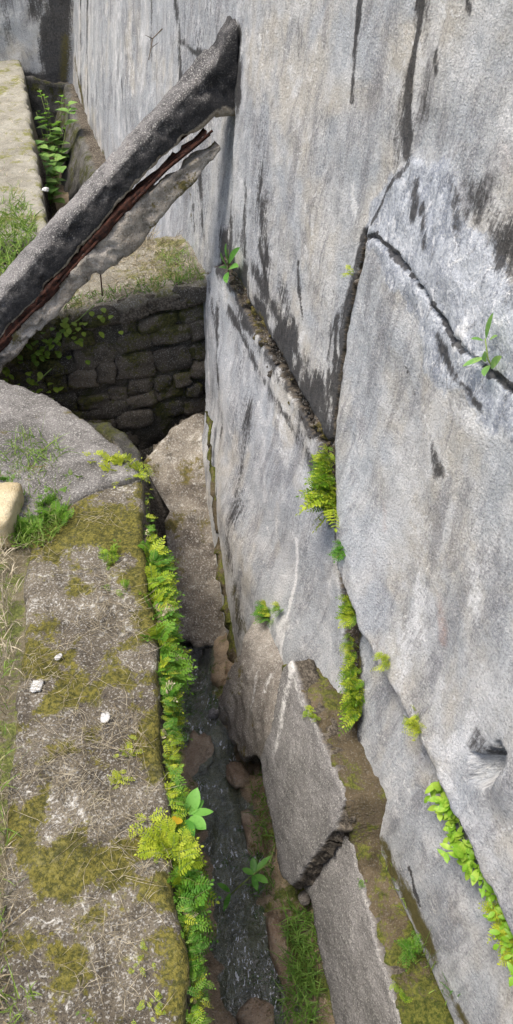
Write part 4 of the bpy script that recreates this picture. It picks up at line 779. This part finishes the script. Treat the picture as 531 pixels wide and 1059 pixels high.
# ================================================================== GRASS, STRAW, MOSS (uncountable)
def blades(name, n, place, L, Wd, mat, lean=.5, droop=.4, dirf=None):
    b = MB()
    for k in range(n):
        p = place()
        if p is None: continue
        d = (rng.normal() * lean, rng.normal() * lean, 1) if dirf is None else dirf(); b.blade(p, d, L * rng.uniform(.4, 1.3), Wd * rng.uniform(.6, 1.2), droop * rng.uniform(0, 1.5))
    o = b.build(name, mat); o['kind'] = 'stuff'; return o
def pxz(x0, x1, y0, y1, z, zf=None):
    def f():
        p = on_z(rng.uniform(x0, x1), rng.uniform(y0, y1), z); return p
    return f
def ell(cx, cy, rx, ry, z):
    def f():
        a, r = rng.random() * 6.28, math.sqrt(rng.random()); return on_z(cx + rx * r * math.cos(a), cy + ry * r * math.sin(a), z)
    return f
blades('grass', 1500, ell(28, 520, 44, 48, .0), .055, .004, M['grass'], .6); blades('grass', 120, ell(35, 470, 30, 20, .02), .12, .003, M['grass'], .7, .6)
o = tuft(40, 520, .05, 60, M['fern_dark'], 'low leafy green weed patch between the tan block and the ledge', .06, z=1.0); tuft(52, 535, .05, 60, M['fern_dark'], 'green weed patch hugging the far end of the mossy ledge', .04, z=1.0); tuft(25, 545, .045, 40, M['fern_dark'], 'green weed patch right beside the tan block', .03, z=1.0); o2 = tuft(15, 500, .05, 40, M['fern_dark'], 'low leafy green weed patch below the bare slab', .05)
blades('grass', 260, pxz(-8, 16, 560, 700, -.01), .09, .0028, M['dry'], .5, .5); blades('grass', 300, pxz(-14, 8, 700, 1060, -.01), .08, .0025, M['dry'], .5, .5); blades('grass', 160, pxz(-14, 10, 560, 1060, -.01), .09, .003, M['grass'], .5, .5)
blades('grass', 30, ell(22, 1040, 16, 20, 0), .07, .003, M['grass'], .6)
blades('grass', 900, ell(5, 245, 34, 42, .03), .10, .006, M['grass'], .7)
blades('grass', 420, lambda: UF.at(rng.uniform(.0, 3.2), rng.uniform(.05, .42), .005), .035, .003, M['dry'], 1.2, .6)
blades('grass', 1100, lambda: np.array([rng.uniform(-3.2, -1.5), rng.uniform(3.2, 5.4), 0.0]), .12, .006, M['grass'], .6)
blades('grass', 420, lambda: np.array([*UF.at(rng.uniform(-.1, 1.3), rng.uniform(.10, .5))[:2], .03]), .09, .005, M['grass'], .7)
def terp(u0, u1, w0, w1):
    def f(): 
        u, w = rng.uniform(u0, u1), rng.uniform(w0, w1); p = SF.at(u, 0, w); p[2] = top_z(u) + .02; return p
    return f
blades('dry_grass', 1500, terp(-.02, .95, -.55, .03), .06, .003, M['dry'], .9, .8); blades('dry_grass', 160, terp(-.02, .12, -.35, .02), .10, .003, M['grass'], .6, .8); blades('grass', 420, terp(-.02, .95, -.10, .035), .05, .004, M['grass'], .6); blades('dry_grass', 200, terp(.1, .55, -.62, -.5), .22, .004, M['dry'], .4, .4)
blades('grass', 650, lambda: (lambda q: np.array([*q[:2], ZW + .06]))(on_z(rng.uniform(296, 330) + 0, rng.uniform(940, 1060), ZW + .06)), .08, .004, M['bank_grass'], .8, .6)
blades('grass', 330, lambda: on_z(rng.uniform(260, 285), rng.uniform(800, 930), ZW + .05), .06, .004, M['bank_grass'], .6, .6)
blades('grass', 110, lambda: on_z(*(lambda t: (385 + 85 * t + rng.normal() * 8, 850 + 190 * t))(rng.random()), LZ + .01), .045, .003, M['grass'], .6)
blades('grass', 14, ell(440, 985, 6, 20, LZ), .12, .004, M['grass'], .3, .3); blades('grass', 8, ell(470, 1030, 6, 20, LZ), .14, .005, M['broad'], .3, .3)
p = tuft(430, 980, .035, 34, M['fern_dark'], 'green sprig clump growing on the mossy bank at the wall foot', .02, LZ + .01, 'sprigs on the moss bank'); p = tuft(375, 912, .02, 6, M['fern_dark'], 'tiny green sprig on the mossy bank beside the lower slab', .006, LZ + .01, 'sprigs on the moss bank'); tuft(413, 908, .02, 6, M['fern_dark'], 'tiny green sprig against the wall on the mossy bank', .006, LZ + .01, 'sprigs on the moss bank'); tuft(412, 1030, .025, 14, M['fern'], 'low bright sprig along the top edge of the long lower slab', .012, LZ + .01, 'sprigs on the moss bank')
# straw lying on the ledge
b = MB()
for k in range(2600):
    u, v = rng.uniform(1.6, LL), rng.uniform(.03, LWID); 
    if fbm(u * 7, v * 7, 0, 99, 3) < rng.uniform(-.2, .6): continue
    c = LF.at(u, v, .008 + rng.random() * .006); a = rng.random() * 6.28; L = rng.uniform(.02, .09) * (1.8 if rng.random() < .06 else 1); bd = rng.normal() * .5; P = []
    for q in range(5):
        t = q / 4; aa = a + bd * t; P.append(c + np.array([math.cos(aa), math.sin(aa), 0]) * L * t + np.array([0, 0, .008 * math.sin(t * 3.1) * rng.random()]))
    b.tube(P, .0007, .0004, 3)
b.build('straw', M['dry'])['kind'] = 'stuff'
# thin dry stalk sticking out of the ledge ferns, dead twig on the far wall
b = MB(); b.tube([on_z(105, 858, .02), on_z(140, 890, .03), on_z(128, 886, .03)], .0012, .0008, 4); b.build('straw', M['dry'])['kind'] = 'stuff'
b = MB(); b.tube([on_wall(168, 30, .0), on_wall(158, 40, .06), on_wall(154, 62, .1)], .004, .002, 4); b.tube([on_wall(158, 40, .06), on_wall(150, 36, .1)], .003, .001, 4); b.tube([on_wall(156, 50, .08), on_wall(164, 44, .12)], .003, .001, 4)
tag(b.build('twig', M['twig']), 'thin dead twig growing out of the far wall beside its vertical joint', 'twig')
